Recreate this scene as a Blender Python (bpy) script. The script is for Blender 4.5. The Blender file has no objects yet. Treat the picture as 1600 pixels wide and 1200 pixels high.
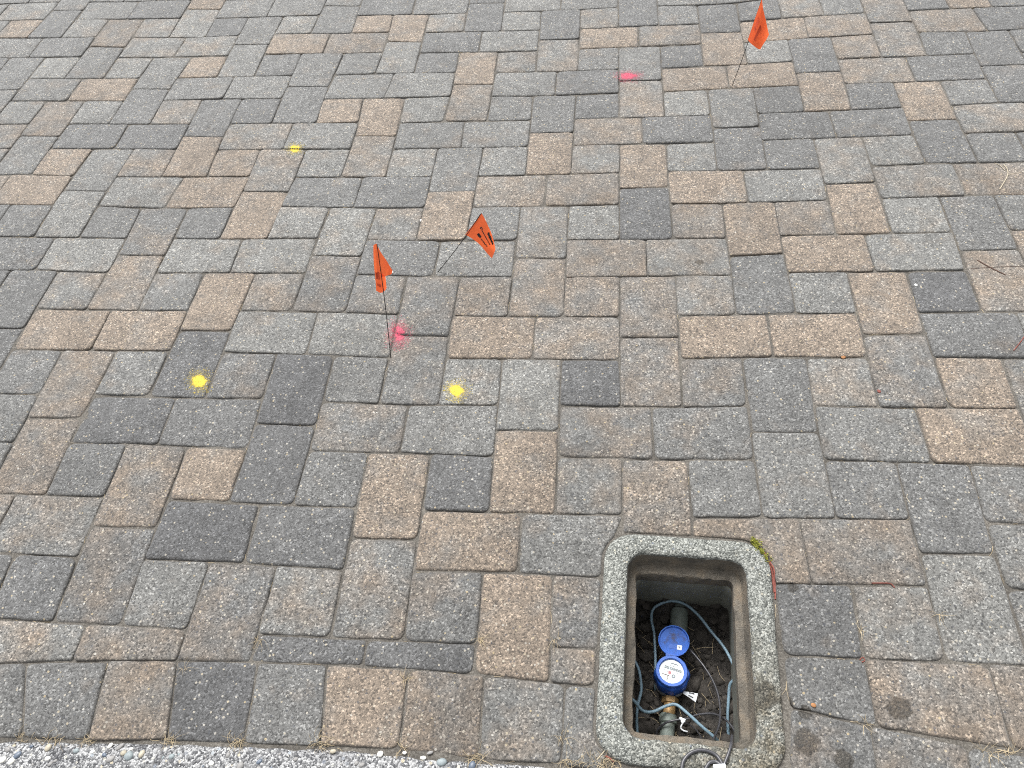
import bpy, bmesh, math, random
from mathutils import Vector, Matrix, noise as mnoise
from mathutils.bvhtree import BVHTree

random.seed(7)
scene = bpy.context.scene
col = scene.collection

# ------------------------------------------------------------------ camera
F_PX, PITCH, ROLL, YAW = 1263.04, 0.673395, -0.116857, 0.167200
CAM = Vector((-0.060892, -1.576271, 1.519902))
ROT = (Matrix.Rotation(YAW, 3, 'Z') @ Matrix.Rotation(PITCH, 3, 'X') @ Matrix.Rotation(ROLL, 3, 'Z'))
cam_data = bpy.data.cameras.new('camera')
cam_data.sensor_width = 36.0
cam_data.lens = F_PX / 1600 * 36.0
cam_data.clip_start = 0.02
cam_data.clip_end = 500
cam = bpy.data.objects.new('camera', cam_data)
col.objects.link(cam)
cam.matrix_world = Matrix.Translation(CAM) @ ROT.to_4x4()
scene.camera = cam

# ------------------------------------------------------------------ sky, sun, exposure (bright overcast day)
SUN_EL, SUN_AZ = math.radians(60), math.radians(-28)      # azimuth from +Y towards +X
world = bpy.data.worlds.new('World')
scene.world = world
world.use_nodes = True
wn, wl = world.node_tree.nodes, world.node_tree.links
wn.clear()
sky = wn.new('ShaderNodeTexSky'); sky.sky_type = 'NISHITA'; sky.sun_disc = False
sky.sun_elevation = SUN_EL; sky.sun_rotation = SUN_AZ
sky.air_density = 1.0; sky.dust_density = 6.0; sky.ozone_density = 1.0
hsv = wn.new('ShaderNodeHueSaturation'); hsv.inputs['Saturation'].default_value = 0.07
bg = wn.new('ShaderNodeBackground'); bg.inputs['Strength'].default_value = 0.12
wo = wn.new('ShaderNodeOutputWorld')
wl.new(sky.outputs[0], hsv.inputs['Color']); wl.new(hsv.outputs[0], bg.inputs['Color']); wl.new(bg.outputs[0], wo.inputs['Surface'])
sd = bpy.data.lights.new('sun', 'SUN'); sd.energy = 1.3; sd.angle = math.radians(24); sd.color = (1.0, 0.97, 0.93)
sun = bpy.data.objects.new('sun', sd); col.objects.link(sun)
sdir = Vector((math.sin(SUN_AZ) * math.cos(SUN_EL), math.cos(SUN_AZ) * math.cos(SUN_EL), math.sin(SUN_EL)))
sun.rotation_euler = sdir.to_track_quat('Z', 'Y').to_euler()
vs = scene.view_settings
vs.view_transform = 'Standard'; vs.look = 'None'; vs.gamma = 1.0; vs.use_curve_mapping = False
vs.exposure = 0.98
scene.cycles.use_denoising = False
scene.cycles.filter_width = 1.05

# ------------------------------------------------------------------ helpers
def at(u, v, z=0.0):
    """point at height z that was measured at photograph position (u, v)"""
    d = ROT @ Vector(((u - 800) / F_PX, -(v - 600) / F_PX, -1.0))
    return CAM + d * ((z - CAM.z) / d.z)

def link(name, verts, faces, mat, parent=None, smooth=True, attrs=None):
    me = bpy.data.meshes.new(name)
    me.from_pydata([tuple(v) for v in verts], [], faces)
    if smooth:
        me.polygons.foreach_set('use_smooth', [True] * len(me.polygons))
    if mat:
        me.materials.append(mat)
    if attrs:
        for k, vals in attrs.items():
            a = me.attributes.new(k, 'FLOAT', 'POINT')
            a.data.foreach_set('value', vals)
    me.update()
    o = bpy.data.objects.new(name, me)
    col.objects.link(o)
    if parent:
        o.parent = parent
    return o

def tag(o, label=None, cat=None, group=None, kind=None):
    if label: o['label'] = label
    if cat: o['category'] = cat
    if group: o['group'] = group
    if kind: o['kind'] = kind
    return o

def empty(name, loc=(0, 0, 0)):
    o = bpy.data.objects.new(name, None)
    o.empty_display_size = 0.05
    o.location = loc
    col.objects.link(o)
    return o

class MB:
    """collects shapes in world space; build() links them as one mesh, relative to its parent's base"""
    def __init__(self):
        self.v, self.f = [], []
    def add(self, vs_, fs):
        n = len(self.v)
        self.v += [Vector(p) for p in vs_]
        self.f += [tuple(i + n for i in f) for f in fs]
        return self
    def box(self, c, hx, hy, hz, rot=None, bev=0.0):
        bm = bmesh.new()
        bmesh.ops.create_cube(bm, size=2)
        for q in bm.verts:
            q.co = Vector((q.co.x * hx, q.co.y * hy, q.co.z * hz))
        if bev:
            bmesh.ops.bevel(bm, geom=list(bm.edges), offset=bev, segments=2, affect='EDGES', profile=0.6)
        bm.verts.index_update()
        m = rot or Matrix.Identity(3)
        self.add([Vector(c) + m @ q.co for q in bm.verts], [[q.index for q in f.verts] for f in bm.faces])
        bm.free()
        return self
    def lathe(self, c, prof, seg=40, axis=None, cap=True, jag=None):
        """profile of (radius, height) turned round an axis (default up)"""
        m = (axis.normalized().to_track_quat('Z', 'Y').to_matrix() if axis else Matrix.Identity(3))
        vs_, fs = [], []
        for i, (r, h) in enumerate(prof):
            for k in range(seg):
                a = 2 * math.pi * k / seg
                rr = r * (jag(a, i) if jag else 1)
                vs_.append(Vector(c) + m @ Vector((rr * math.cos(a), rr * math.sin(a), h)))
        for i in range(len(prof) - 1):
            for k in range(seg):
                a, b = i * seg + k, i * seg + (k + 1) % seg
                fs.append((a, b, b + seg, a + seg))
        if cap:
            fs.append(tuple(reversed(range(seg))))
            fs.append(tuple((len(prof) - 1) * seg + k for k in range(seg)))
        return self.add(vs_, fs)
    def tube(self, pts, r, seg=8, taper=None):
        n = len(pts)
        pts = [Vector(p) for p in pts]
        vs_, fs = [], []
        up = Vector((0.13, 0.21, 0.97)).normalized()
        for i, p in enumerate(pts):
            t = (pts[min(i + 1, n - 1)] - pts[max(i - 1, 0)])
            t = t.normalized() if t.length > 1e-9 else Vector((1, 0, 0))
            a = t.cross(up)
            a = a.normalized() if a.length > 1e-4 else Vector((1, 0, 0))
            b = a.cross(t)
            rr = r * (taper(i / (n - 1)) if taper else 1)
            for k in range(seg):
                q = 2 * math.pi * k / seg
                vs_.append(p + a * (rr * math.cos(q)) + b * (rr * math.sin(q)))
        for i in range(n - 1):
            for k in range(seg):
                x, y = i * seg + k, i * seg + (k + 1) % seg
                fs.append((x, y, y + seg, x + seg))
        fs.append(tuple(reversed(range(seg))))
        fs.append(tuple((n - 1) * seg + k for k in range(seg)))
        return self.add(vs_, fs)
    def build(self, name, mat, parent=None, smooth=True, base=None):
        off = Vector((0, 0, 0))
        q = parent
        while q is not None:
            off += q.location
            q = q.parent
        if base is not None:
            off += Vector(base)
        o = link(name, [p - off for p in self.v], self.f, mat, parent, smooth)
        if base is not None:
            o.location = base
        if smooth:
            o.data.set_sharp_from_angle(angle=math.radians(42))
        return o

def spline(pts, n=8):
    """Catmull-Rom through the points"""
    pts = [Vector(p) for p in pts]
    P = [pts[0] * 2 - pts[1]] + pts + [pts[-1] * 2 - pts[-2]]
    out = []
    for i in range(1, len(P) - 2):
        for k in range(n):
            t = k / n
            a, b, c, d = P[i - 1], P[i], P[i + 1], P[i + 2]
            out.append(0.5 * ((2 * b) + (c - a) * t + (2 * a - 5 * b + 4 * c - d) * t * t + (3 * b - a - 3 * c + d) * t ** 3))
    out.append(pts[-1])
    return out

def ns(x, y, z=0.0, s=1.0):
    return mnoise.noise(Vector((x * s, y * s, z * s)))

# ------------------------------------------------------------------ materials
class NT:
    def __init__(self, name):
        self.m = bpy.data.materials.new(name)
        self.m.use_nodes = True
        self.t = self.m.node_tree
        self.n, self.l = self.t.nodes, self.t.links
        self.n.clear()
        self.out = self.n.new('ShaderNodeOutputMaterial')
        self.b = self.n.new('ShaderNodeBsdfPrincipled')
        self.l.new(self.b.outputs[0], self.out.inputs['Surface'])
        self.b.inputs['Roughness'].default_value = 0.9
    def put(self, sock, val):
        if hasattr(val, 'is_output'):
            self.l.new(val, sock)
        elif val is not None:
            if isinstance(val, (tuple, list)) and len(val) == 3 and sock.type == 'RGBA':
                val = (*val, 1.0)
            sock.default_value = val
    def math(self, op, a, b=None, c=None, clamp=False):
        n = self.n.new('ShaderNodeMath'); n.operation = op; n.use_clamp = clamp
        for i, x in enumerate((a, b, c)):
            if x is not None: self.put(n.inputs[i], x)
        return n.outputs[0]
    def vmath(self, op, a, b=None, scale=None):
        n = self.n.new('ShaderNodeVectorMath'); n.operation = op
        self.put(n.inputs[0], a)
        if b is not None: self.put(n.inputs[1], b)
        if scale is not None: self.put(n.inputs['Scale'], scale)
        return n.outputs['Value'] if op in ('LENGTH', 'DISTANCE', 'DOT_PRODUCT') else n.outputs[0]
    def pos(self):
        return self.n.new('ShaderNodeNewGeometry').outputs['Position']
    def objc(self):
        return self.n.new('ShaderNodeTexCoord').outputs['Object']
    def attr(self, name):
        n = self.n.new('ShaderNodeAttribute'); n.attribute_name = name
        return n.outputs['Fac']
    def noise(self, vec, scale, detail=2.0, rough=0.55, dist=0.0):
        n = self.n.new('ShaderNodeTexNoise')
        self.put(n.inputs['Vector'], vec)
        n.inputs['Scale'].default_value = scale; n.inputs['Detail'].default_value = detail
        n.inputs['Roughness'].default_value = rough; n.inputs['Distortion'].default_value = dist
        return n.outputs['Fac']
    def voro(self, vec, scale, rnd=1.0):
        n = self.n.new('ShaderNodeTexVoronoi'); n.feature = 'F1'
        self.put(n.inputs['Vector'], vec)
        n.inputs['Scale'].default_value = scale; n.inputs['Randomness'].default_value = rnd
        s = self.n.new('ShaderNodeSeparateColor')
        self.l.new(n.outputs['Color'], s.inputs[0])
        return n.outputs['Distance'], s.outputs[0], s.outputs[1]
    def ramp(self, fac, stops, interp='LINEAR'):
        n = self.n.new('ShaderNodeValToRGB'); n.color_ramp.interpolation = interp
        e = n.color_ramp.elements
        while len(e) < len(stops): e.new(0.5)
        for k, (p, c) in enumerate(stops):
            e[k].position = p
            e[k].color = (c, c, c, 1) if isinstance(c, (int, float)) else (*c, 1)
        self.put(n.inputs['Fac'], fac)
        return n.outputs['Color']
    def mix(self, fac, a, b, mode='MIX'):
        n = self.n.new('ShaderNodeMix'); n.data_type = 'RGBA'; n.blend_type = mode; n.clamp_result = False
        self.put(n.inputs['Factor'], fac); self.put(n.inputs['A'] if False else n.inputs[6], a); self.put(n.inputs[7], b)
        return n.outputs[2]
    def rng(self, x, a, b, c=0.0, d=1.0, smooth=False):
        n = self.n.new('ShaderNodeMapRange')
        n.interpolation_type = 'SMOOTHSTEP' if smooth else 'LINEAR'
        self.put(n.inputs[0], x)
        for i, q in enumerate((a, b, c, d)): n.inputs[i + 1].default_value = q
        return n.outputs[0]
    def bump(self, h, strength=0.5, dist=0.001):
        n = self.n.new('ShaderNodeBump')
        n.inputs['Strength'].default_value = strength; n.inputs['Distance'].default_value = dist
        self.put(n.inputs['Height'], h)
        self.l.new(n.outputs[0], self.b.inputs['Normal'])
    def base(self, c): self.put(self.b.inputs['Base Color'], c)
    def rough(self, c): self.put(self.b.inputs['Roughness'], c)

# water drips that darken the stone: (x, y, radius)
DRIPS = []
for (u, v, r) in ((1404, 1107, .021), (1260, 1160, .022), (1318, 1187, .017), (1192, 1088, .026), (1240, 918, .010), (1228, 1096, .014), (1258, 1112, .012), (1093, 411, .010)):
    g = at(u, v); DRIPS.append((g.x, g.y, r))

def drip_mask(t, p):
    wob = t.math('MULTIPLY', t.math('SUBTRACT', t.noise(p, 55, 2), 0.5), 0.022)
    acc = None
    for (x, y, r) in DRIPS:
        d = t.vmath('DISTANCE', t.vmath('MULTIPLY', p, (1, 1, 0)), (x, y, 0))
        k = t.rng(t.math('ADD', d, wob), r * 1.08, r * 0.86, 0, 1, True)
        acc = k if acc is None else t.math('MAXIMUM', acc, k)
    return acc

def mat_paver():
    t = NT('paver_concrete')
    p = t.pos()
    seed = t.attr('seed')
    ps = t.vmath('ADD', p, t.vmath('SCALE', (13.7, 7.3, 3.1), scale=seed))
    tan, lig = t.attr('tan'), t.attr('lig')
    patch = t.math('ADD', t.math('MULTIPLY', t.noise(ps, 13, 2.5, 0.5), 0.75), t.math('MULTIPLY', t.noise(ps, 60, 3, 0.6), 0.25))
    tf = t.rng(t.math('ADD', tan, t.math('MULTIPLY', t.math('SUBTRACT', patch, 0.5), 2.3)), 0.12, 0.88, 0, 1, False)
    gray = t.mix(lig, (0.060, 0.061, 0.0635), (0.196, 0.195, 0.181))
    warm = t.mix(lig, (0.096, 0.079, 0.062), (0.232, 0.184, 0.140))
    c = t.mix(tf, gray, warm)
    # sand and grit in the concrete face
    d1, r1, g1 = t.voro(ps, 310)
    vary = t.rng(t.noise(ps, 3.0, 1), 0.35, 0.65, 0.80, 1.0)        # some stones are worn smoother than others
    c = t.mix(vary, c, t.ramp(r1, [(0.0, 0.30), (0.14, 0.52), (0.27, 0.86), (0.70, 1.06), (0.85, 1.34), (0.94, 1.9), (1.0, 2.4)]), 'MULTIPLY')
    c = t.mix(1.0, c, t.ramp(t.noise(ps, 520, 2, 0.7), [(0.28, 0.55), (0.5, 1.0), (0.72, 1.42)]), 'MULTIPLY')
    d2, r2, g2 = t.voro(ps, 150)
    stone = t.math('MULTIPLY', t.math('GREATER_THAN', r2, 0.90), t.math('LESS_THAN', d2, 0.34))
    c = t.mix(t.math('MULTIPLY', stone, 0.75), c, t.ramp(g2, [(0.0, (0.35, 0.335, 0.30)), (0.55, (0.39, 0.355, 0.285)), (0.8, (0.36, 0.285, 0.16)), (1.0, (0.45, 0.45, 0.43))]))
    dark = t.math('MULTIPLY', t.math('LESS_THAN', r2, 0.10), t.math('LESS_THAN', d2, 0.33))
    c = t.mix(t.math('MULTIPLY', dark, 0.65), c, (0.05, 0.054, 0.065))
    # slow soiling over the whole yard and per-stone cloudiness
    c = t.mix(1.0, c, t.ramp(t.noise(p, 1.9, 4, 0.6), [(0.28, 0.80), (0.5, 1.0), (0.72, 1.12)]), 'MULTIPLY')
    c = t.mix(1.0, c, t.ramp(t.noise(ps, 22, 4, 0.65), [(0.22, 0.68), (0.5, 1.0), (0.78, 1.28)]), 'MULTIPLY')
    ds, rs1, gs1 = t.voro(t.vmath('ADD', p, t.vmath('SCALE', (1, 1, 0), scale=t.math('MULTIPLY', t.noise(p, 60, 3), 0.03))), 7.0)
    spot = t.math('MULTIPLY', t.math('GREATER_THAN', rs1, 0.62), t.rng(ds, 0.075, 0.035, 0, 0.4, True))     # old drips and gum
    c = t.mix(spot, c, t.mix(1.0, c, (0.5, 0.47, 0.43), 'MULTIPLY'))
    scuff = t.rng(t.noise(p, 7.5, 6, 0.7, 0.6), 0.60, 0.74, 0, 0.35)
    c = t.mix(scuff, c, t.mix(1.0, c, (1.35, 1.33, 1.28), 'MULTIPLY'))
    # patchy darker brown on the worn arrises
    ed = t.attr('edge')
    edge_tint = t.math('MULTIPLY', ed, t.rng(t.noise(p, 45, 3, 0.6), 0.3, 0.72))
    c = t.mix(t.math('MULTIPLY', edge_tint, 0.6), c, (0.062, 0.055, 0.046))
    wet = drip_mask(t, p)
    c = t.mix(t.math('MULTIPLY', wet, 0.95), c, t.mix(1.0, c, (0.30, 0.265, 0.215), 'MULTIPLY'))
    t.base(c)
    t.rough(t.math('SUBTRACT', 0.80, t.math('MULTIPLY', wet, 0.2)))
    h = t.math('ADD', t.math('MULTIPLY', d1, -0.8), t.math('MULTIPLY', t.noise(ps, 240, 4, 0.7), 1.6))
    h = t.math('ADD', h, t.math('MULTIPLY', t.noise(ps, 40, 3, 0.6), 1.2))
    t.bump(h, 0.6, 0.0014)
    t.b.inputs['Specular IOR Level'].default_value = 0.5
    t.put(t.b.inputs['Sheen Weight'], t.math('MULTIPLY', t.math('SUBTRACT', 1.0, wet), 0.22)); t.b.inputs['Sheen Roughness'].default_value = 0.55     # dusty sheen, added to put a hazy brightness into the far paving
    return t.m

def mat_sand():
    t = NT('joint_sand')
    p = t.pos()
    c = t.ramp(t.noise(p, 260, 3, 0.7), [(0.25, (0.050, 0.045, 0.039)), (0.5, (0.118, 0.108, 0.093)), (0.75, (0.235, 0.22, 0.195))])
    c = t.mix(1.0, c, t.ramp(t.noise(p, 9, 4, 0.6), [(0.3, 0.5), (0.55, 0.9), (0.75, 1.2)]), 'MULTIPLY')
    t.base(c)
    t.bump(t.noise(p, 300, 3, 0.7), 0.8, 0.002)
    return t.m

def mat_aggregate():
    t = NT('washed_aggregate_concrete')
    p = t.pos()
    d1, r1, g1 = t.voro(p, 300)
    d2, r2, g2 = t.voro(p, 120)
    c = t.ramp(t.math('ADD', t.math('MULTIPLY', r1, 0.6), t.math('MULTIPLY', t.noise(p, 200, 3, 0.7), 0.4)),
               [(0.12, (0.045, 0.046, 0.05)), (0.36, (0.115, 0.118, 0.125)), (0.53, (0.24, 0.243, 0.245)), (0.68, (0.40, 0.405, 0.41)), (0.92, (0.54, 0.54, 0.535))])
    soil = t.rng(t.noise(p, 16, 3, 0.6), 0.5, 0.68, 0, 0.75)
    c = t.mix(soil, c, t.mix(1.0, c, (0.30, 0.30, 0.33), 'MULTIPLY'))
    c = t.mix(t.math('MULTIPLY', t.math('GREATER_THAN', r2, 0.84), t.math('LESS_THAN', d2, 0.4)), c,
              t.ramp(g2, [(0, (0.30, 0.33, 0.36)), (0.4, (0.52, 0.50, 0.44)), (0.7, (0.16, 0.18, 0.22)), (1, (0.60, 0.52, 0.36))]))
    t.base(c)
    t.bump(t.math('ADD', t.math('MULTIPLY', d1, -1), t.noise(p, 120, 3, 0.7)), 0.9, 0.003)
    t.rough(0.85)
    return t.m

def mat_box(name, stain):
    t = NT(name)
    p = t.pos()
    d1, r1, g1 = t.voro(p, 380)
    d2, r2, g2 = t.voro(p, 170)
    c = t.ramp(t.math('ADD', t.math('MULTIPLY', r1, 0.62), t.math('MULTIPLY', t.noise(p, 260, 3, 0.7), 0.38)),
               [(0.15, (0.045, 0.049, 0.046)), (0.36, (0.118, 0.124, 0.114)), (0.6, (0.215, 0.224, 0.206)), (0.85, (0.42, 0.43, 0.40))])
    c = t.mix(t.math('MULTIPLY', t.math('MULTIPLY', t.math('GREATER_THAN', r2, 0.86), t.math('LESS_THAN', d2, 0.42)), 0.8), c,
              t.ramp(g2, [(0, (0.10, 0.12, 0.16)), (0.5, (0.36, 0.37, 0.34)), (0.8, (0.50, 0.46, 0.36)), (1, (0.07, 0.08, 0.095))]))
    if stain > 0:        # rust and silt where the lid used to sit
        rust = t.ramp(t.noise(p, 28, 4, 0.65), [(0.28, (0.045, 0.040, 0.033)), (0.5, (0.125, 0.108, 0.086)), (0.66, (0.165, 0.132, 0.095)), (0.8, (0.12, 0.075, 0.046))])
        c = t.mix(t.rng(t.noise(p, 70, 3, 0.7), 0.15, 0.5, stain - 0.12, stain), c, rust)
    else:                # silt washed over the near right corner of the rim
        g = at(1175, 1185)
        k = t.rng(t.vmath('DISTANCE', t.vmath('MULTIPLY', p, (1, 0.8, 0)), (g.x, g.y * 0.8, 0)), 0.07, 0.21, 1, 0)
        k = t.math('MULTIPLY', k, t.rng(t.noise(p, 30, 4, 0.65), 0.3, 0.6))
        c = t.mix(t.math('MULTIPLY', k, 0.85), c, t.mix(1.0, c, (0.60, 0.50, 0.38), 'MULTIPLY'))
        c = t.mix(t.math('MULTIPLY', t.rng(t.noise(p, 40, 3, 0.6), 0.55, 0.75), 0.5), c, t.mix(1.0, c, (0.6, 0.58, 0.55), 'MULTIPLY'))
        wet = drip_mask(t, p)
        c = t.mix(t.math('MULTIPLY', wet, 0.7), c, t.mix(1.0, c, (0.25, 0.22, 0.18), 'MULTIPLY'))
    t.base(c)
    t.bump(t.math('ADD', t.math('MULTIPLY', d1, -0.8), t.math('MULTIPLY', t.noise(p, 90, 4, 0.7), 2.0)), 0.8, 0.0022)
    return t.m

def mat_soil():
    t = NT('dark_soil')
    p = t.pos()
    c = t.ramp(t.noise(p, 45, 5, 0.7), [(0.25, (0.012, 0.0105, 0.010)), (0.5, (0.040, 0.036, 0.032)), (0.75, (0.10, 0.088, 0.076))])
    t.base(c)
    t.bump(t.noise(p, 120, 4, 0.7), 1.0, 0.006)
    return t.m

def mat_plain(name, c, rough=0.5, metal=0.0, var=0.12, scale=40, spec=0.5, dirt=0.0, bump=0.0):
    t = NT(name)
    p = t.pos()
    f = t.ramp(t.noise(p, scale, 4, 0.6), [(0.25, 1 - var), (0.75, 1 + var)])
    cc = t.mix(1.0, c, f, 'MULTIPLY')
    if dirt:
        cc = t.mix(t.rng(t.noise(p, scale * 2.3, 4, 0.7), 0.5, 0.72, 0, dirt), cc, (0.07, 0.052, 0.038))
    t.base(cc)
    t.rough(t.rng(t.noise(p, scale * 1.7, 3), 0.3, 0.7, max(0.05, rough - 0.08), min(1, rough + 0.08)))
    t.b.inputs['Metallic'].default_value = metal
    t.b.inputs['Specular IOR Level'].default_value = spec
    if bump: t.bump(t.noise(p, scale * 5, 3, 0.6), bump, 0.001)
    return t.m

def mat_flag():
    t = NT('orange_flag_film')
    p = t.pos()
    c = t.mix(1.0, (1.0, 0.165, 0.050), t.ramp(t.noise(p, 25, 2), [(0.3, 0.92), (0.7, 1.06)]), 'MULTIPLY')
    t.base(c); t.rough(0.42)
    tr = t.n.new('ShaderNodeBsdfTranslucent')
    t.put(tr.inputs['Color'], (1.0, 0.20, 0.065, 1))
    mx = t.n.new('ShaderNodeMixShader'); mx.inputs[0].default_value = 0.6
    t.l.new(t.b.outputs[0], mx.inputs[1]); t.l.new(tr.outputs[0], mx.inputs[2]); t.l.new(mx.outputs[0], t.out.inputs['Surface'])
    return t.m

def mat_paint(name, c, fall_=0.25, mist_=0.08):
    """spray paint: solid heart, ragged rim, loose droplets further out (d = radius in units of the heart)"""
    t = NT(name)
    p = t.pos()
    d = t.attr('d')
    d = t.math('ADD', d, t.math('MULTIPLY', t.math('SUBTRACT', t.noise(p, 75, 4, 0.65), 0.5), 1.25))
    core = t.rng(d, 1.12, 0.66, 0, 1, True)
    _, r1, _ = t.voro(p, 560)
    drop = t.math('LESS_THAN', r1, t.rng(d, 2.3, 0.9, 0, fall_))
    mist = t.rng(d, 2.0, 0.9, 0, mist_, True)
    a = t.math('MAXIMUM', core, t.math('MAXIMUM', t.math('MULTIPLY', drop, 0.5), mist))
    a = t.math('MULTIPLY', a, t.rng(t.noise(p, 420, 2, 0.6), 0.28, 0.55, 0.25, 0.97))
    t.base(c); t.rough(0.7)
    tr = t.n.new('ShaderNodeBsdfTransparent')
    mx = t.n.new('ShaderNodeMixShader')
    t.put(mx.inputs[0], a)
    t.l.new(tr.outputs[0], mx.inputs[1]); t.l.new(t.b.outputs[0], mx.inputs[2]); t.l.new(mx.outputs[0], t.out.inputs['Surface'])
    return t.m

M = dict(
    paver=mat_paver(), sand=mat_sand(), aggregate=mat_aggregate(), rim=mat_box('meter_box_concrete', 0.0),
    recess=mat_box('stained_concrete', 0.93), pitwall=mat_plain('pit_wall_concrete', (0.21, 0.215, 0.185), 0.9, var=0.3, scale=14, bump=0.5),
    soil=mat_soil(), clod=mat_plain('soil_clod', (0.052, 0.046, 0.040), 0.95, var=0.5, scale=60, bump=0.8),
    ground=mat_plain('ground_beyond', (0.13, 0.13, 0.125), 0.95, var=0.2, scale=6, bump=0.4),
    flag=mat_flag(), wire=mat_plain('steel_wire', (0.035, 0.035, 0.035), 0.45, 0.6), ink=mat_plain('black_ink', (0.016, 0.010, 0.012), 0.6),
    ink_through=mat_plain('ink_seen_through_film', (0.52, 0.055, 0.012), 0.5),
    yellow=mat_paint('yellow_spray_paint', (0.70, 0.53, 0.03, 1), 0.22, 0.10), pink=mat_paint('pink_spray_paint', (0.48, 0.06, 0.11, 1), 0.36, 0.17),
    blue=mat_plain('blue_plastic', (0.018, 0.085, 0.40), 0.4, var=0.12, scale=60, dirt=0.2, spec=0.3),
    blue_light=mat_plain('light_blue_plastic', (0.070, 0.165, 0.55), 0.45, var=0.1, scale=60, dirt=0.15, spec=0.25),
    blue_lid=mat_plain('muddy_blue_plastic', (0.045, 0.150, 0.56), 0.5, var=0.15, scale=16, dirt=0.9, spec=0.25),
    dial=mat_plain('white_dial', (0.86, 0.90, 0.88), 0.25, var=0.03), dial_ink=mat_plain('dial_grey_print', (0.16, 0.19, 0.21), 0.5, var=0.1),
    dial_red=mat_plain('dial_red_print', (0.45, 0.17, 0.19), 0.5), dial_window=mat_plain('dial_counter_window', (0.50, 0.56, 0.58), 0.3),
    grey=mat_plain('grey_plastic', (0.27, 0.28, 0.30), 0.45, var=0.2, dirt=0.4), white=mat_plain('white_plastic', (0.74, 0.77, 0.80), 0.4, var=0.05),
    brass=mat_plain('dull_brass', (0.42, 0.27, 0.12), 0.5, 0.35, var=0.25, dirt=0.55), pipe=mat_plain('grey_green_pipe', (0.16, 0.19, 0.17), 0.6, var=0.25, scale=30, dirt=0.4, bump=0.3),
    cable_blue=mat_plain('blue_grey_cable', (0.21, 0.315, 0.39), 0.4, var=0.2, scale=25, dirt=0.3), cable_grey=mat_plain('grey_cable', (0.13, 0.16, 0.165), 0.45, var=0.2, scale=25, dirt=0.4),
    cable_black=mat_plain('black_cable', (0.055, 0.055, 0.062), 0.3, var=0.2),
    straw=mat_plain('dry_straw', (0.40, 0.325, 0.21), 0.8, var=0.4, scale=18), twig_brown=mat_plain('brown_twig', (0.09, 0.05, 0.035), 0.8, var=0.3),
    twig_pale=mat_plain('pale_twig', (0.42, 0.37, 0.28), 0.8, var=0.2), stem_red=mat_plain('red_brown_stem', (0.20, 0.055, 0.04), 0.75, var=0.4),
    moss=mat_plain('yellow_green_moss', (0.27, 0.28, 0.045), 0.85, var=0.5, scale=90), chip=mat_plain('white_chip', (0.72, 0.72, 0.70), 0.7, var=0.1),
    leaf=mat_plain('dead_leaf', (0.30, 0.14, 0.055), 0.8, var=0.3),
    pb_blue=mat_plain('blue_grey_pebble', (0.10, 0.125, 0.165), 0.45, var=0.15, scale=90), pb_teal=mat_plain('grey_teal_pebble', (0.22, 0.255, 0.265), 0.55, var=0.15, scale=90),
    pb_tan=mat_plain('tan_pebble', (0.38, 0.345, 0.27), 0.6, var=0.15, scale=90), pb_white=mat_plain('white_pebble', (0.70, 0.69, 0.64), 0.55, var=0.1, scale=90),
    pb_grey=mat_plain('grey_pebble', (0.24, 0.235, 0.23), 0.6, var=0.15, scale=90),
)

# ------------------------------------------------------------------ the meter box's place in the paving
BOX_C, BOX_R = Vector((0.1175, -0.998)), math.radians(-2.4)
BOX_OUT, BOX_OUT_R = (0.1645, 0.2225), 0.060
def box_local(x, y):
    dx, dy = x - BOX_C.x, y - BOX_C.y
    c, s = math.cos(-BOX_R), math.sin(-BOX_R)
    return dx * c - dy * s, dx * s + dy * c
def box_world(x, y):
    c, s = math.cos(BOX_R), math.sin(BOX_R)
    return BOX_C.x + x * c - y * s, BOX_C.y + x * s + y * c
def rr_sdf(x, y, h, r):
    qx, qy = abs(x) - h[0] + r, abs(y) - h[1] + r
    return math.hypot(max(qx, 0), max(qy, 0)) + min(max(qx, qy), 0) - r
def push_out(x, y, gap, side):
    """move a point of a paver's edge clear of the box, towards the side the paver lies on"""
    lx, ly = box_local(x, y)
    if rr_sdf(lx, ly, BOX_OUT, BOX_OUT_R) >= gap: return x, y
    lo, hi = 0.0, 0.5
    for _ in range(22):
        m = (lo + hi) / 2
        if rr_sdf(lx + side[0] * m, ly + side[1] * m, BOX_OUT, BOX_OUT_R) >= gap: hi = m
        else: lo = m
    return box_world(lx + side[0] * hi, ly + side[1] * hi)
def rr_outline(h, r, n=8, m=6):
    pts = []
    for cx, cy, a0 in ((1, 1, 0), (-1, 1, 90), (-1, -1, 180), (1, -1, 270)):
        for k in range(n + 1):
            a = math.radians(a0 + 90 * k / n)
            pts.append((cx * (h[0] - r) + r * math.cos(a), cy * (h[1] - r) + r * math.sin(a)))
        # straight run to the next corner
        nx = {(1, 1): (-1, 1), (-1, 1): (-1, -1), (-1, -1): (1, -1), (1, -1): (1, 1)}[(cx, cy)]
        a = math.radians(a0 + 90)
        p0 = pts[-1]
        p1 = (nx[0] * (h[0] - r) + r * math.cos(a), nx[1] * (h[1] - r) + r * math.sin(a))
        for k in range(1, m):
            pts.append((p0[0] + (p1[0] - p0[0]) * k / m, p0[1] + (p1[1] - p0[1]) * k / m))
    return pts

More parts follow.
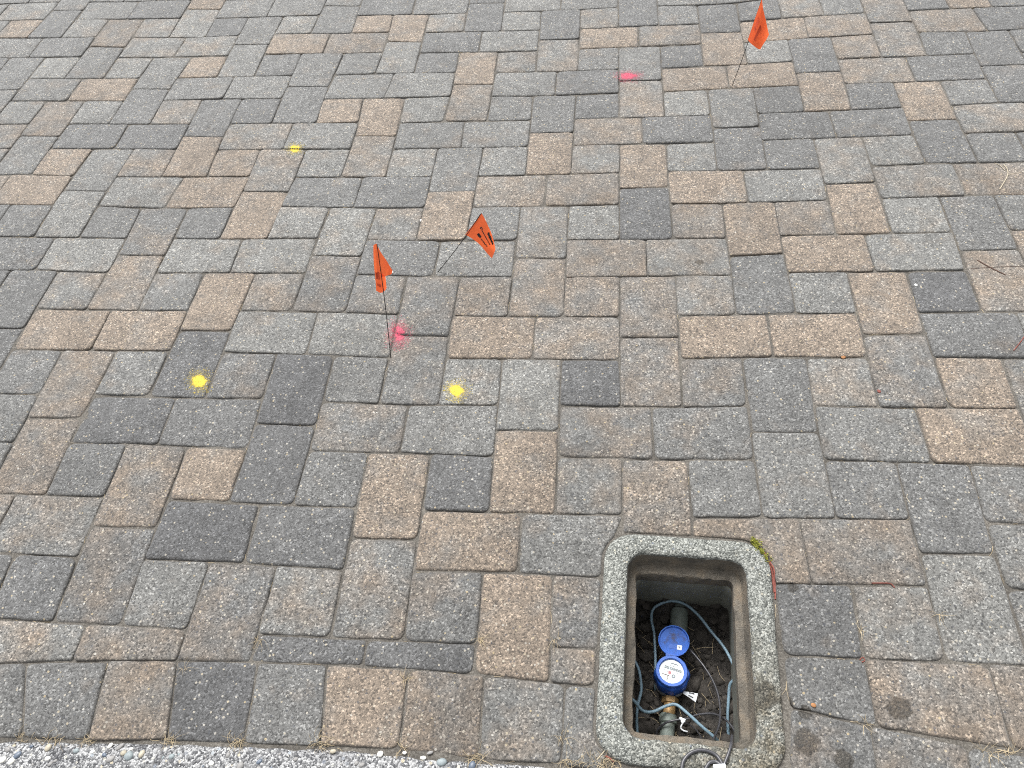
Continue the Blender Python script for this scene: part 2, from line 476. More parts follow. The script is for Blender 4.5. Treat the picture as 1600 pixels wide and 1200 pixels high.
# ------------------------------------------------------------------ the paving: a 2:3 lattice laid by hand, its wander measured at the joints
U = 0.0725
WANDER = [tuple(int(q) for q in s.split(',')) for s in '0,0,-3,-13;2,0,-3,-9;0,2,-4,-13;-3,2,-3,-15;0,3,-5,-9;0,4,-5,-12;2,2,-2,-8;2,3,-6,-7;2,4,-4,-7;5,2,1,-2;5,4,-4,7;4,0,-1,-9;4,2,-6,-4;4,-2,-1,-12;-2,0,0,-19;-2,2,3,-14;-2,-2,-3,-12;1,-2,-4,-14;1,0,-4,-9;0,-4,-3,-12;-2,-4,-3,-14;2,-4,1,-6;4,-4,-4,-8;-4,-1,3,-11;-2,-1,-3,-13;4,-1,-3,0;6,-4,-3,-4;6,-1,-6,6;6,2,-1,6;8,-4,-2,5;9,-2,2,2;9,0,-5,8;12,-2,8,10;12,0,1,11;8,0,4,5;10,0,7,5;8,2,-3,5;8,3,4,4;10,3,-1,8;8,4,-4,5;10,4,4,10;13,2,18,13;12,2,3,12;6,4,6,3;12,4,10,6;0,6,-5,-5;2,6,-9,-5;-2,6,0,-6;4,6,-8,0;1,6,-4,-8;1,8,-7,-3;-2,8,2,-6;4,8,-5,-1;4,7,-2,0;-2,7,-1,-6;0,8,0,-9;2,8,-3,-7;0,10,-3,-1;2,10,-4,-6;-2,10,3,-3;4,10,-3,1;-3,10,0,-10;-3,12,4,6;6,6,-2,4;10,6,0,8;8,6,-9,7;6,7,-4,4;9,6,6,-1;9,8,-1,7;6,8,-1,4;8,8,5,1;10,8,11,-5;6,10,0,9;8,10,-2,12;5,10,-2,2;5,12,-1,3;8,12,1,10;8,11,3,4;10,11,0,8;6,12,7,4;6,14,1,4;8,14,0,5;-4,7,1,-7;-4,6,-3,-9;-4,8,2,-8;-4,10,7,-2;-7,6,1,-14;-7,8,10,-3;-10,6,6,-8;-10,8,8,-4;-8,8,-3,-7;-6,8,0,-5;-8,11,8,-3;-6,11,2,-3;-8,10,-2,-2;-6,10,4,-4;-10,10,4,-1;-11,10,0,-10;-8,12,1,-8;-11,12,5,1;-6,12,7,-3;-12,6,-4,-1;-15,6,-5,-6;-15,8,1,10;-18,6,-5,3;-18,8,-5,4;-12,8,4,-3;-16,8,-13,3;-14,8,-5,-3;-16,11,-2,2;-14,11,-2,3;-18,10,-2,3;-16,10,-9,6;-14,10,7,0;-12,10,-1,5;-14,12,-2,1;-16,12,-9,-3;-20,7,-6,0;-18,7,-13,1;-16,14,6,3;-14,14,7,0;-12,14,-1,-2;-10,14,5,-5;-8,14,8,-3;-6,14,9,-3;-4,14,6,-2;-16,3,7,3;-14,3,-3,2;-14,0,3,2;-16,0,-2,2;-19,2,-9,-7;-19,4,6,6;-22,2,-14,5;-16,2,-6,-2;-22,4,-5,3;-16,4,-7,6;-20,4,-18,2;-18,4,-6,1;-20,-1,1,3;-18,-1,-5,2;-20,-4,-9,-5;-18,-4,-2,-7;-18,2,5,3;-20,2,-5,9;-15,-2,-5,-3;-15,0,1,5;-18,-2,5,2;-23,-2,-16,4;-23,0,-12,16;-22,-2,-6,11;-24,-2,-11,16;-24,-5,-16,15;-22,-5,-8,8;-20,-9,4,4;-18,-9,1,-7;-20,-6,5,4;-18,-6,11,1;-20,-12,-9,-2;-18,-12,-4,-8;-23,-10,-11,5;-23,-8,1,12;-20,-10,-2,1;-26,-10,-8,15;-26,-8,-14,17;-19,-14,1,-8;-19,-12,8,9;-12,-9,16,-11;-10,-9,6,-20;-12,-6,13,-7;-10,-6,10,-15;-12,-12,0,-16;-10,-12,1,-17;-8,-13,15,-14;-6,-13,11,-20;-8,-10,13,-9;-6,-10,10,-14;-8,-16,15,-25;-6,-16,4,-32;-7,-10,1,-25;-7,-8,11,-16;-10,-8,11,-14;-12,-17,20,-6;-10,-17,7,-20;-12,-14,15,-4;-12,-20,11,-26;-10,-20,7,-35;0,-16,0,-22;2,-16,1,-24;0,-13,1,-16;2,-13,-2,-19;0,-10,0,-12;2,-10,-4,-13;1,-10,0,-17;1,-8,-2,-5;4,-8,-2,-7;-2,-8,2,-12;4,-12,-1,-18;6,-12,1,-9;4,-9,-2,-10;6,-9,-2,-6;4,-6,-6,2;6,-6,-7,7;0,-8,2,-12;2,-8,-2,-11;0,-5,-2,-3;2,-5,-3,-6;-4,-12,5,-24;-2,-12,3,-25;-4,-9,7,-15;-2,-9,0,-14;-4,-6,7,-11;-2,-6,-1,-10;5,-14,2,-25;5,-12,-3,4;1,-18,-1,-27;1,-16,-2,-20;4,-18,2,-28;-2,-18,6,-32;-2,-16,7,-25;4,-20,-1,-34;4,-17,-2,-14;6,-17,-5,-17;6,-14,-8,-2;4,-14,-5,-5;-4,-17,4,-30;-2,-17,4,-32;-4,-20,3,-38;-4,-14,7,-21;-2,-14,4,-22;8,-16,2,-10;10,-16,4,-1;8,-13,2,1;10,-13,-4,-1;8,-10,-7,2;10,-10,-9,6;9,-18,5,1;9,-16,-2,14;12,-18,-2,17;12,-16,-1,18;12,-17,7,19;14,-17,3,16;12,-14,-3,23;14,-14,-7,20;13,-14,8,2;13,-12,0,12;16,-14,7,22;16,-12,1,17;10,-14,5,14;10,-12,4,12;12,-12,9,6;14,-12,8,4;12,-9,11,19;14,-9,0,19;12,-6,7,24;14,-6,7,25;9,-10,0,-5;9,-8,-3,13;12,-8,0,10;6,-10,-2,-6;6,-8,-5,2;8,-8,9,1;10,-8,2,6;8,-5,7,2;10,-5,-3,11;8,-2,-7,6;10,-2,-6,12;13,-6,12,11;13,-4,10,24;10,-4,3,9;12,-4,11,12;12,-1,17,17;14,-1,11,20;2,-6,-5,1;5,-6,-2,-8;-32,-18,-16,44;-30,-18,-7,28;-32,-21,-3,32;-30,-21,-20,23;-31,-18,-23,21;-31,-16,-12,30;-28,-18,-18,20;-28,-16,-9,23;-28,-20,-14,13;-26,-20,-2,3;-28,-17,-5,29;-26,-17,-4,9;-28,-14,-10,23;-26,-14,14,15;-24,-16,-2,-4;-22,-16,9,-12;-24,-13,0,10;-22,-13,-4,-1;-24,-10,-2,11;-22,-10,10,5;-23,-18,13,-15;-23,-16,13,9;-26,-18,12,10;-27,-14,-15,-3;-27,-12,2,21;-30,-14,-10,24;-30,-12,-10,20;-24,-12,-2,3;-24,-14,-10,4;-28,-12,-21,10;-26,-12,-15,4;-28,-9,-17,25;-26,-9,-15,15;-26,-6,-13,26;-24,-21,7,7;-22,-21,10,-10;-24,-18,12,8;-22,-18,18,-3;-20,-20,6,-14;-18,-20,3,-10;-20,-17,5,3;-18,-17,-2,-1;-20,-14,12,1;-27,-22,-2,5;-27,-20,0,20;-30,-20,-2,27;-24,-20,7,-1;14,-18,3,25;14,-16,8,25;16,-16,16,10;16,-10,2,31;14,-10,8,18;14,-8,12,14;16,-18,1,30;18,-18,-1,32'.split(';')]
def corner(c, r):
    sx = sy = 0.0
    sw = 0.02
    for (a, b, dx, dy) in WANDER:
        q = (a - c) ** 2 + (b - r) ** 2
        if q < 60:
            w = math.exp(-q / 1.7) + 0.004 * math.exp(-q / 26.0)
            sx += w * dx; sy += w * dy; sw += w
    if sw < 0.0205:                       # far outside the measured part
        sx = sy = 0
    else:
        sw -= 0.02 * min(1, (sw - 0.02) / 0.004)
    return (c * U + sx / sw * 0.001, -r * U + sy / sw * 0.001)

EDGE_A = [(-3.2, -1.30), (-1.2275, -1.1021), (-1.0908, -1.0902), (-0.8717, -1.0792), (-0.7198, -1.0741), (-0.5019, -1.0706), (-0.2814, -1.0751), (-0.1342, -1.0829), (-0.0551, -1.0881), (0.2861, -1.1029), (0.425, -1.129), (0.5618, -1.1519), (0.6676, -1.1611), (1.1, -1.215), (3.0, -1.5)]
EDGE_B = [(-3.2, -1.44), (-1.1596, -1.2378), (-0.9839, -1.2323), (-0.8373, -1.224), (-0.6899, -1.2212), (-0.5466, -1.2174), (-0.4029, -1.2167), (-0.2579, -1.2221), (-0.1135, -1.223), (0.28, -1.252), (0.425, -1.278), (0.6676, -1.312), (1.1, -1.366), (3.0, -1.65)]
def along(E, x):
    for (x0, y0), (x1, y1) in zip(E, E[1:]):
        if x <= x1 or (x1, y1) == E[-1]:
            return y0 + (y1 - y0) * (x - x0) / (x1 - x0)

# how each stone looks: D charcoal, d dark grey, G grey, L light grey, W warm grey, P brown grey, B brown, T tan, X two-tone
LOOK = {'D': (-.20, .12), 'd': (-.08, .27), 'G': (.04, .42), 'L': (.07, .56), 'W': (.34, .50), 'P': (.30, .32), 'B': (.58, .42), 'T': (.90, .52), 'X': (.50, .45)}
COLOURS = {}
for line in """
-25: -36G -28G
-24: -38G -34G -32G -30G -26G -24T -22G -16G -8d
-22: -38G -35L -30G -27d -22G -19G -14d -11G -6L -3G 2G 5G
-21: -32d -24L -16G -8d 0d 8W 16T
-20: -36G -34T -30W -28B -26W -22d -20G -18L -14T -12T -10W -6L -4d -2W 2G 4d 6d 10G 12X 14d 18d
-18: -34G -31d -26W -23W -18T -15B -10d -7L -2T 1B 6T 9B 14B 17d
-17: -28G -20G -12L -4W 4T 12W
-16: -34d -32d -30L -26L -24G -22T -18d -16G -14G -10d -8T -6W -2G 0G 2d 6L 8d 10B 14d 16d 18d
-14: -30G -27T -22G -19G -14G -11L -6G -3d 2T 5T 10B 13d 18d
-13: -32G -24d -16d -8X 0X 8T 16d
-12: -30L -28B -26L -22W -20d -18d -14T -12T -10L -6G -4d -2d 2L 4G 6d 10d 12T 14G
-10: -31W -26d -23D -18W -15G -10G -7G -2B 1d 6d 9d 14W
-9: -28G -20T -12X -4T 4d 12d
-8: -30W -26T -24G -22X -18T -16X -14L -10L -8G -6L -2W 0T 2L 6d 8W 10L 14d 16d
-6: -30T -27T -22L -19T -14d -11d -6X -3B 2T 5L 10W 13B
-5: -24L -16T -8T 0D 8T
-4: -28d -26d -22d -20P -18d -14L -12L -10W -6G -4W -2L 2B 4T 6B 10L 12d 14G
-2: -26d -23L -18L -15L -10d -7G -2B 1W 6T 9L 14T
-1: -20B -12P -4B 4d 12B
0: -26d -24d -22W -18G -16T -14B -10P -8P -6B -2B 0B 2W 6L 8T 10D
2: -22T -19T -14L -11L -6T -3B 2T 5T 10d 13W
3: -24d -16D -8P 0B 8P
4: -22d -20B -18G -14P -12D -10G -6L -4L -2D 2P 4d 6W 10T 12W
6: -23G -18D -15d -10P -7G -2P 1G 6G 9T
7: -20B -12D -4T 4G
8: -22G -18d -16B -14T -10d -8T -6D -2W 0B 2G 6d 8d 10G
10: -22B -19W -14D -11D -6T -3G 2B 5B 10G
11: -16P -8W 8L
12: -20d -18D -14G -12P -10W -6P -4T -2P 4d 6W 10G
14: -18W -15B -10D -7D -2B 4d 6B 9B
""".strip().split('\n'):
    r, rest = line.split(':')
    for tok in rest.split():
        COLOURS[(int(tok[:-1]), int(r))] = tok[-1]

stones = []                                 # (key, polygon, look)
def add_stone(c, r, w, h):
    if (c, r) in ((0, 11), (2, 12), (1, 14), (4, 12), (4, 15)) and w != 2.0001: return
    quad = [corner(c, r), corner(c, r + h), corner(c + w, r + h), corner(c + w, r)]   # counter-clockwise from above
    if r >= 11:
        top = max(quad[0][1] - along(EDGE_A, quad[0][0]), quad[3][1] - along(EDGE_A, quad[3][0]))
        if top < 0.018: return
        for hi, lo in ((0, 1), (3, 2)):                      # stones cut along the border course end on its line
            a, b = quad[hi], quad[lo]
            if b[1] < along(EDGE_A, b[0]):
                k0, k1 = 0.0, 1.0
                for _ in range(24):
                    m = (k0 + k1) / 2
                    x, y = a[0] + (b[0] - a[0]) * m, a[1] + (b[1] - a[1]) * m
                    if y > along(EDGE_A, x): k0 = m
                    else: k1 = m
                quad[lo] = (x, y)
    stones.append(((c, r), quad, COLOURS.get((c, r)), r >= 8))
for R0 in range(-40, 24, 8):
    for C0 in range(-56, 40, 8):
        for k in (0, 4):
            add_stone(C0 + k, R0 + k, 2, 3); add_stone(C0 + k, R0 + k + 3, 2, 3)
            add_stone(C0 + k + 2, R0 + k + 2, 3, 2); add_stone(C0 + k + 5, R0 + k + 2, 3, 2)
        for a in (2, 6):
            add_stone(C0 + a, R0, 2, 2); add_stone(C0 + a, R0 + 4, 2, 2)
add_stone(4, 12, 2.0001, 2); add_stone(4, 14, 2.0001, 2)
# the single course along the kerb: joints at (x on the inner line, x on the kerb line)
BORDER = [(-2.9, -2.84), (-2.70, -2.63), (-2.5, -2.42), (-2.3, -2.21), (-2.1, -2.0), (-1.9, -1.79), (-1.7, -1.58), (-1.52, -1.41), (-1.34, -1.255), (-1.175, -1.118), (-1.008, -0.988), (-0.868, -0.838), (-0.705, -0.690), (-0.568, -0.547), (-0.408, -0.403), (-0.262, -0.258), (-0.110, -0.1135), (-0.0535, -0.034), (0.2915, 0.272), (0.425, 0.420), (0.577, 0.565), (0.73, 0.71), (0.88, 0.86), (1.03, 1.01), (1.18, 1.16), (1.33, 1.31), (1.5, 1.48)]
BLOOK = 'GdTGdBGWd' + 'dBDdTBWGPPPGGdGBGd'
for i, ((a0, b0), (a1, b1)) in enumerate(zip(BORDER, BORDER[1:])):
    if i == 17: continue
    quad = [(a0, along(EDGE_A, a0)), (b0, along(EDGE_B, b0)), (b1, along(EDGE_B, b1)), (a1, along(EDGE_A, a1))]
    stones.append((('border', i), quad, BLOOK[i], True))

def stone_mesh(quad, clip, seed, border=False, fine=True):
    rnd = random.Random(seed)
    gap = 0.0008 + 0.0016 * rnd.random() ** 1.5
    q = [Vector((x + rnd.uniform(-.0011, .0011), y + rnd.uniform(-.0011, .0011))) for x, y in quad]
    cen = sum(q, Vector((0, 0))) / 4
    bl = box_local(cen.x, cen.y)
    side = (0, 1) if bl[1] > 0.14 and bl[0] > -0.1 else ((-1, 0) if bl[0] < 0 else (1, 0))
    def clear(p_):
        lx, ly = box_local(p_.x, p_.y)
        return rr_sdf(lx, ly, BOX_OUT, BOX_OUT_R) >= 0.0042
    if clip:                              # a stone cut to fit the box: its corners stop at the box
        for out_, in_ in {(-1, 0): ((0, 3), (1, 2)), (1, 0): ((3, 0), (2, 1)), (0, 1): ((0, 1), (3, 2))}[side]:
            if clear(q[in_]) or not clear(q[out_]) or (side == (0, 1) and q[2].x > 0.2): continue
            k0, k1 = 0.0, 1.0
            for _ in range(24):
                m = (k0 + k1) / 2
                if clear(q[out_].lerp(q[in_], m)): k0 = m
                else: k1 = m
            q[in_] = q[out_].lerp(q[in_], k0)
    rad = [rnd.uniform(0.006, 0.019) for _ in range(4)]
    step, cm = (0.011, 4) if fine else (0.05, 1)
    counts = [max(1, int((q[(k + 1) % 4] - q[k]).length / step)) for k in range(4)]
    def outline(inset):
        """the stone's rounded, slightly ragged outline, pulled in by inset; always the same number of points"""
        ins = []
        for k in range(4):
            a, b, c = q[k - 1], q[k], q[(k + 1) % 4]
            e0, e1 = (b - a).normalized(), (c - b).normalized()
            n0, n1 = Vector((-e0.y, e0.x)), Vector((-e1.y, e1.x))
            ins.append(b + (n0 + n1) * ((gap + inset) / max(0.35, 1 + n0.dot(n1))))
        out = []
        for k in range(4):
            p, b, n = ins[k - 1], ins[k], ins[(k + 1) % 4]
            r = max(0.003, rad[k] - inset * 0.6)
            rn = max(0.003, rad[(k + 1) % 4] - inset * 0.6)
            A = b + (p - b).normalized() * min(r, (p - b).length * 0.45)
            C = b + (n - b).normalized() * min(r, (n - b).length * 0.45)
            for j in range(cm + 1):
                t = j / cm
                out.append(A * (1 - t) ** 2 + b * (2 * t * (1 - t)) + C * t ** 2)
            D = n + (b - n).normalized() * min(rn, (n - b).length * 0.45)
            for j in range(1, counts[k]):
                out.append(C.lerp(D, j / counts[k]))
        res = []
        for pnt in out:
            # the wobble is taken at the outer outline so that all rings move together
            wx, wy = pnt.x, pnt.y
            j = 0.0010 if fine else 0
            x = wx + j * (ns(wx, wy, seed * 3.7, 45) + 0.5 * ns(wx, wy, seed * 1.7, 130) + 1.4 * ns(wx, wy, seed * 0.9, 17))
            y = wy + j * (ns(wx, wy, seed * 5.3 + 9, 45) + 0.5 * ns(wx, wy, seed * 2.1 + 5, 130) + 1.4 * ns(wx, wy, seed * 1.1 + 7, 17))
            if clip:
                if not border:
                    y = max(y, along(EDGE_A, x) + 0.0008 + inset * 0.8)
                x, y = push_out(x, y, (0.0045 if cen.x < 0.15 else 0.0065) + inset, side)
            res.append(Vector((x, y)))
        return res
    P = outline(0.0)
    n = len(P)
    area = sum(P[k].x * P[(k + 1) % n].y - P[(k + 1) % n].x * P[k].y for k in range(n)) / 2
    if area < 4e-4: return None
    cx, cy = sum(p.x for p in P) / n, sum(p.y for p in P) / n
    z0 = rnd.gauss(0, 0.0007)
    tx, ty = rnd.gauss(0, 0.0045), rnd.gauss(0, 0.0045)
    wear = rnd.uniform(0.7, 1.4)
    rings = [(0.0, -0.030, 1.0), (0.0, -0.0045 * wear, 1.0), (0.0008 * wear, -0.0019 * wear, 0.9), (0.0027 * wear, -0.0005 * wear, 0.4), (0.0060, 0.0, 0.0)]
    if not fine: rings = [(0.0, -0.02, 1.0), (0.0, -0.005, 1.0), (0.004, 0.0, 0.2)]
    V, Fc, ed = [], [], []
    for (ins_, dz, e) in rings:
        row = P if ins_ == 0 else outline(ins_)
        for k in range(n):
            pt = row[k]
            chip = 0.0
            if fine and 0 < ins_ < 0.005:
                chip = -0.0018 * max(0, ns(P[k].x, P[k].y, seed + 3, 85) - 0.2)
            V.append((pt.x, pt.y, z0 + dz + chip + tx * (pt.x - cx) + ty * (pt.y - cy)))
            ed.append(e)
    for i in range(len(rings) - 1):
        for k in range(n):
            a, b = i * n + k, i * n + (k + 1) % n
            if (Vector(V[a]) - Vector(V[b])).length < 1e-6 and (Vector(V[a + n]) - Vector(V[b + n])).length < 1e-6: continue
            Fc.append((a, b, b + n, a + n))
    top = []
    base = (len(rings) - 1) * n
    for k in range(n):
        if not top or (Vector(V[base + k]) - Vector(V[top[-1]])).length > 0.0004: top.append(base + k)
    if len(top) > 3 and (Vector(V[top[0]]) - Vector(V[top[-1]])).length < 0.0004: top.pop()
    Fc.append(tuple(top))
    return V, Fc, ed, (cx, cy, z0)

def px(x, y, z=0.0):
    d = ROT.transposed() @ (Vector((x, y, z)) - CAM)
    if d.z > -0.05: return None
    return 800 + F_PX * d.x / -d.z, 600 - F_PX * d.y / -d.z
def shown(quad):
    """how much of the stone lies in the picture, in photograph pixels"""
    p = [px(x, y) for x, y in quad]
    if any(q is None for q in p): return 0
    p = [(min(1600, max(0, a)), min(1200, max(0, b))) for a, b in p]
    return abs(sum(p[k][0] * p[(k + 1) % 4][1] - p[(k + 1) % 4][0] * p[k][1] for k in range(4))) / 2

# bed of sand under the stones, open where the meter box sits
def sand_z(x, y):
    return min(-0.0024, -0.0046 + 0.0034 * ns(x, y, 1.3, 7) + 0.0028 * ns(x, y, 4.4, 26))
X0, X1, Y0, Y1, ST = -4.0, 2.5, -1.75, 2.9, 0.0145
nx_, ny_ = int((X1 - X0) / ST), int((Y1 - Y0) / ST)
sv, sf = [], []
for j in range(ny_ + 1):
    for i in range(nx_ + 1):
        x, y = X0 + i * ST, Y0 + j * ST
        sv.append((x, y, sand_z(x, y)))
for j in range(ny_):
    for i in range(nx_):
        lx, ly = box_local(X0 + (i + .5) * ST, Y0 + (j + .5) * ST)
        if rr_sdf(lx, ly, BOX_OUT, BOX_OUT_R) < -0.022: continue
        a = j * (nx_ + 1) + i
        sf.append((a, a + 1, a + nx_ + 2, a + nx_ + 1))
pavement = tag(link('pavement', sv, sf, M['sand']), 'pavement of tumbled grey and tan concrete stones', kind='structure')

made = []
bv_v, bv_f = list(sv), list(sf)
rndc = random.Random(5)
stones.sort(key=lambda s: -shown(s[1]))
rest_v, rest_f, rest_a = [], [], dict(tan=[], lig=[], seed=[], edge=[])
n_single = 0
for idx, (key, quad, look, clip) in enumerate(stones):
    area = shown(quad)
    far = max(abs(quad[0][0] + 0.5) - 2.4, abs(quad[0][1] - 0.3) - 2.1)
    if area == 0 and far > 0.3: continue
    seed = 1 + idx
    res = stone_mesh(quad, clip, seed, key[0] == 'border', area > 0)
    if res is None: continue
    V, Fc, ed, (cx, cy, z0) = res
    t_, l_ = LOOK[look or rndc.choice('DddGGGLWPBTTX')]
    t_ += rndc.uniform(-.06, .06); l_ += rndc.uniform(-.06, .06)
    sd_ = seed * 0.371 % 29
    bv_f += [tuple(i + len(bv_v) for i in f) for f in Fc]; bv_v += V
    if area > 0 and n_single < 300:
        n_single += 1
        o = link('paver', [(x - cx, y - cy, z) for x, y, z in V], Fc, M['paver'], pavement,
                 attrs=dict(tan=[t_] * len(V), lig=[l_] * len(V), seed=[sd_] * len(V), edge=ed))
        o.location = (cx, cy, 0)
    else:
        rest_f += [tuple(i + len(rest_v) for i in f) for f in Fc]; rest_v += V
        rest_a['tan'] += [t_] * len(V); rest_a['lig'] += [l_] * len(V); rest_a['seed'] += [sd_] * len(V); rest_a['edge'] += ed
tag(link('distant_pavers', rest_v, rest_f, M['paver'], pavement, attrs=rest_a), kind='stuff')
bvh = BVHTree.FromPolygons([Vector(v) for v in bv_v], bv_f)
def surf(x, y, default=0.0):
    h = bvh.ray_cast(Vector((x, y, 0.3)), Vector((0, 0, -1)))
    return h[0].z if h[0] else default

# ground that carries on beyond the yard
gv = [(-80, -80, -0.12), (80, -80, -0.12), (80, 80, -0.12), (-80, 80, -0.12), (-4.0, -1.75, -0.02), (2.5, -1.75, -0.02), (2.5, 2.9, -0.02), (-4.0, 2.9, -0.02)]
tag(link('ground', gv, [(0, 1, 5, 4), (1, 2, 6, 5), (2, 3, 7, 6), (3, 0, 4, 7)], M['ground'], smooth=False), kind='structure')

# ------------------------------------------------------------------ kerb of washed aggregate along the border course
kv, kf = [], []
NK, ROWS = 260, 16
for i in range(NK + 1):
    x = -3.0 + 4.6 * i / NK
    yb = along(EDGE_B, x) - 0.0055 + 0.0022 * ns(x, 3.1, 0, 40)
    for j in range(ROWS + 1):
        y = yb - 0.34 * (j / ROWS) ** 1.25
        z = 0.0005 + 0.0012 * ns(x, y, 2, 45) - (0.006 if j == 0 else 0) 
        kv.append((x, y - (0 if j else 0), z))
    kv.append((x, yb - 0.342, -0.10)); kv.append((x, yb + 0.0003, -0.05))
W = ROWS + 3
for i in range(NK):
    for j in range(ROWS + 1):
        a = i * W + j
        kf.append((a, a + 1, a + 1 + W, a + W))
    a = i * W
    kf.append((a + ROWS + 2, a, a + W, a + W + ROWS + 2))
kerb = tag(link('kerb', kv, [tuple(reversed(f)) for f in kf], M['aggregate']), 'kerb of washed pebble concrete', kind='structure')

def pebble(parent, name, loc, a, b, c, rot, mat, seed):
    bm = bmesh.new()
    bmesh.ops.create_icosphere(bm, subdivisions=2, radius=1)
    vs_, fs = [], []
    bm.verts.index_update()
    m = Matrix.Rotation(rot, 3, 'Z')
    for q in bm.verts:
        k = 1 + 0.16 * ns(q.co.x, q.co.y, q.co.z + seed * 3.3, 1.1)
        vs_.append(m @ Vector((q.co.x * a * k, q.co.y * b * k, q.co.z * c * k)))
    fs = [[q.index for q in f.verts] for f in bm.faces]
    bm.free()
    o = link(name, vs_, fs, mat, parent)
    o.location = loc
    return o
rp = random.Random(11)
PEB = [(27, 1180, .0085, .0055, 50, 'pb_blue'), (75, 1168, .0075, .0058, 60, 'pb_tan'), (119, 1173, .006, .005, 10, 'pb_teal'), (172, 1186, .009, .006, 30, 'pb_grey'), (201, 1181, .0088, .0085, 0, 'pb_teal'), (221, 1178, .0075, .005, 70, 'pb_tan'),
       (172, 1165, .006, .004, 60, 'pb_white'), (187, 1167, .0085, .004, 50, 'pb_grey'), (4, 1187, .007, .006, 20, 'pb_white'), (49, 1166, .004, .003, 10, 'pb_blue'), (145, 1174, .005, .0033, 15, 'pb_white'), (12, 1171, .006, .005, 0, 'pb_grey'),
       (268, 1182, .006, .005, 20, 'pb_teal'), (520, 1174, .006, .004, 10, 'pb_tan'), (594, 1178, .006, .0055, 60, 'pb_white'), (632, 1176, .004, .003, 5, 'pb_white'), (661, 1184, .006, .0035, 0, 'pb_white'), (690, 1191, .010, .007, 10, 'pb_teal'), (738, 1196, .008, .0065, 80, 'pb_blue'), (672, 1176, .006, .003, 20, 'pb_grey'),
       (462, 1186, .005, .004, 10, 'pb_grey'), (356, 1180, .005, .004, 80, 'pb_grey'), (405, 1190, .006, .004, 40, 'pb_blue'), (330, 1193, .005, .004, 0, 'pb_white'), (565, 1195, .006, .004, 30, 'pb_grey')]
for i, (u, v, a, b, r, m) in enumerate(PEB):
    g = at(u, v, 0.001)
    pebble(kerb, 'pebble', (g.x, g.y, 0.0005), a, b, min(a, b) * 0.55, math.radians(r), M[m], i)
for i in range(130):
    x = rp.uniform(-1.35, 0.1); y = along(EDGE_B, x) - 0.012 - 0.12 * rp.random()
    q = px(x, y)
    a = .0026 + .0055 * rp.random() ** 2
    pebble(kerb, 'pebble', (x, y, 0.0), a, a * rp.uniform(.6, .9), a * .5, rp.uniform(0, 3), M[rp.choice(['pb_grey', 'pb_blue', 'pb_white', 'pb_tan', 'pb_teal', 'pb_grey'])], 50 + i)

# ------------------------------------------------------------------ concrete meter box, lid off
box = tag(empty('meter_box', (BOX_C.x, BOX_C.y, 0)), 'open concrete water meter box with speckled rounded rim set in the paving', 'meter box')
NR = None
def loop(h, r, z, jit=0.0, js=70, seed=0.0, zj=0.0):
    out = []
    for (x, y) in rr_outline(h, r, 8, 14):
        L = math.hypot(x, y)
        k = 1 + jit * (ns(x, y, seed, js) + 0.7 * ns(x, y, seed + 4, js * 2.6)) / L
        wx, wy = box_world(x * k, y * k)
        out.append(Vector((wx, wy, z + zj * ns(x, y, seed + 8, js))))
    return out
def loops_mesh(loops):
    n = len(loops[0]); V = [p for L in loops for p in L]; Fc = []
    for i in range(len(loops) - 1):
        for k in range(n):
            a, b = i * n + k, i * n + (k + 1) % n
            Fc.append((a, b, b + n, a + n))
    return V, Fc
ho, ro = BOX_OUT, BOX_OUT_R
hi_, ri = (0.1165, 0.1785), 0.034
mb = MB().add(*loops_mesh([
    loop((ho[0] - .004, ho[1] - .004), ro - .004, -0.35, .0005), loop(ho, ro, -0.012, .0012), loop((ho[0] - .001, ho[1] - .001), ro - .001, 0.0005, .0012, zj=.0008),
    loop((ho[0] - .0055, ho[1] - .0055), ro - .0055, 0.0048, .0012, zj=.0008), loop((ho[0] - .013, ho[1] - .013), ro - .013, 0.0062, 0), loop((ho[0] - .034, ho[1] - .034), ro - .03, 0.0064, 0),
    loop((hi_[0] + .0045, hi_[1] + .0045), ri + .004, 0.0058, .0016, seed=3, zj=.0008), loop((hi_[0] + .001, hi_[1] + .001), ri + .001, 0.0030, .0018, seed=3, zj=.001), loop(hi_, ri, -0.0025, .0016, seed=3, zj=.001)]))
mb.build('rim', M['rim'], box)
hp, rp_ = (0.0965, 0.1560), 0.010
mb = MB().add(*loops_mesh([
    loop(hi_, ri, -0.0025, .0016, seed=3, zj=.001), loop((hi_[0] - .0015, hi_[1] - .0015), ri - .001, -0.030, .001, seed=5), loop((hi_[0] - .005, hi_[1] - .005), ri - .006, -0.0405, .001, seed=5),
    loop((hp[0] + .003, hp[1] + .003), rp_ + .003, -0.0425, .0015, seed=7, zj=.001), loop(hp, rp_, -0.0455, .0034, 110, 7), loop((hp[0] + .001, hp[1] + .001), rp_, -0.075, .0015, 60, 7)]))
mb.build('lid_recess', M['recess'], box)
hw = (0.099, 0.1585)
mb = MB().add(*loops_mesh([loop((hp[0] + .001, hp[1] + .001), rp_, -0.0752, .0015, 60, 7), loop(hw, 0.02, -0.080, .001), loop((hw[0] + .016, hw[1] + .026), 0.02, -0.25, .0015, 20), loop((hw[0] + .020, hw[1] + .032), 0.02, -0.36, 0)]))
mb.build('pit_wall', M['pitwall'], box)

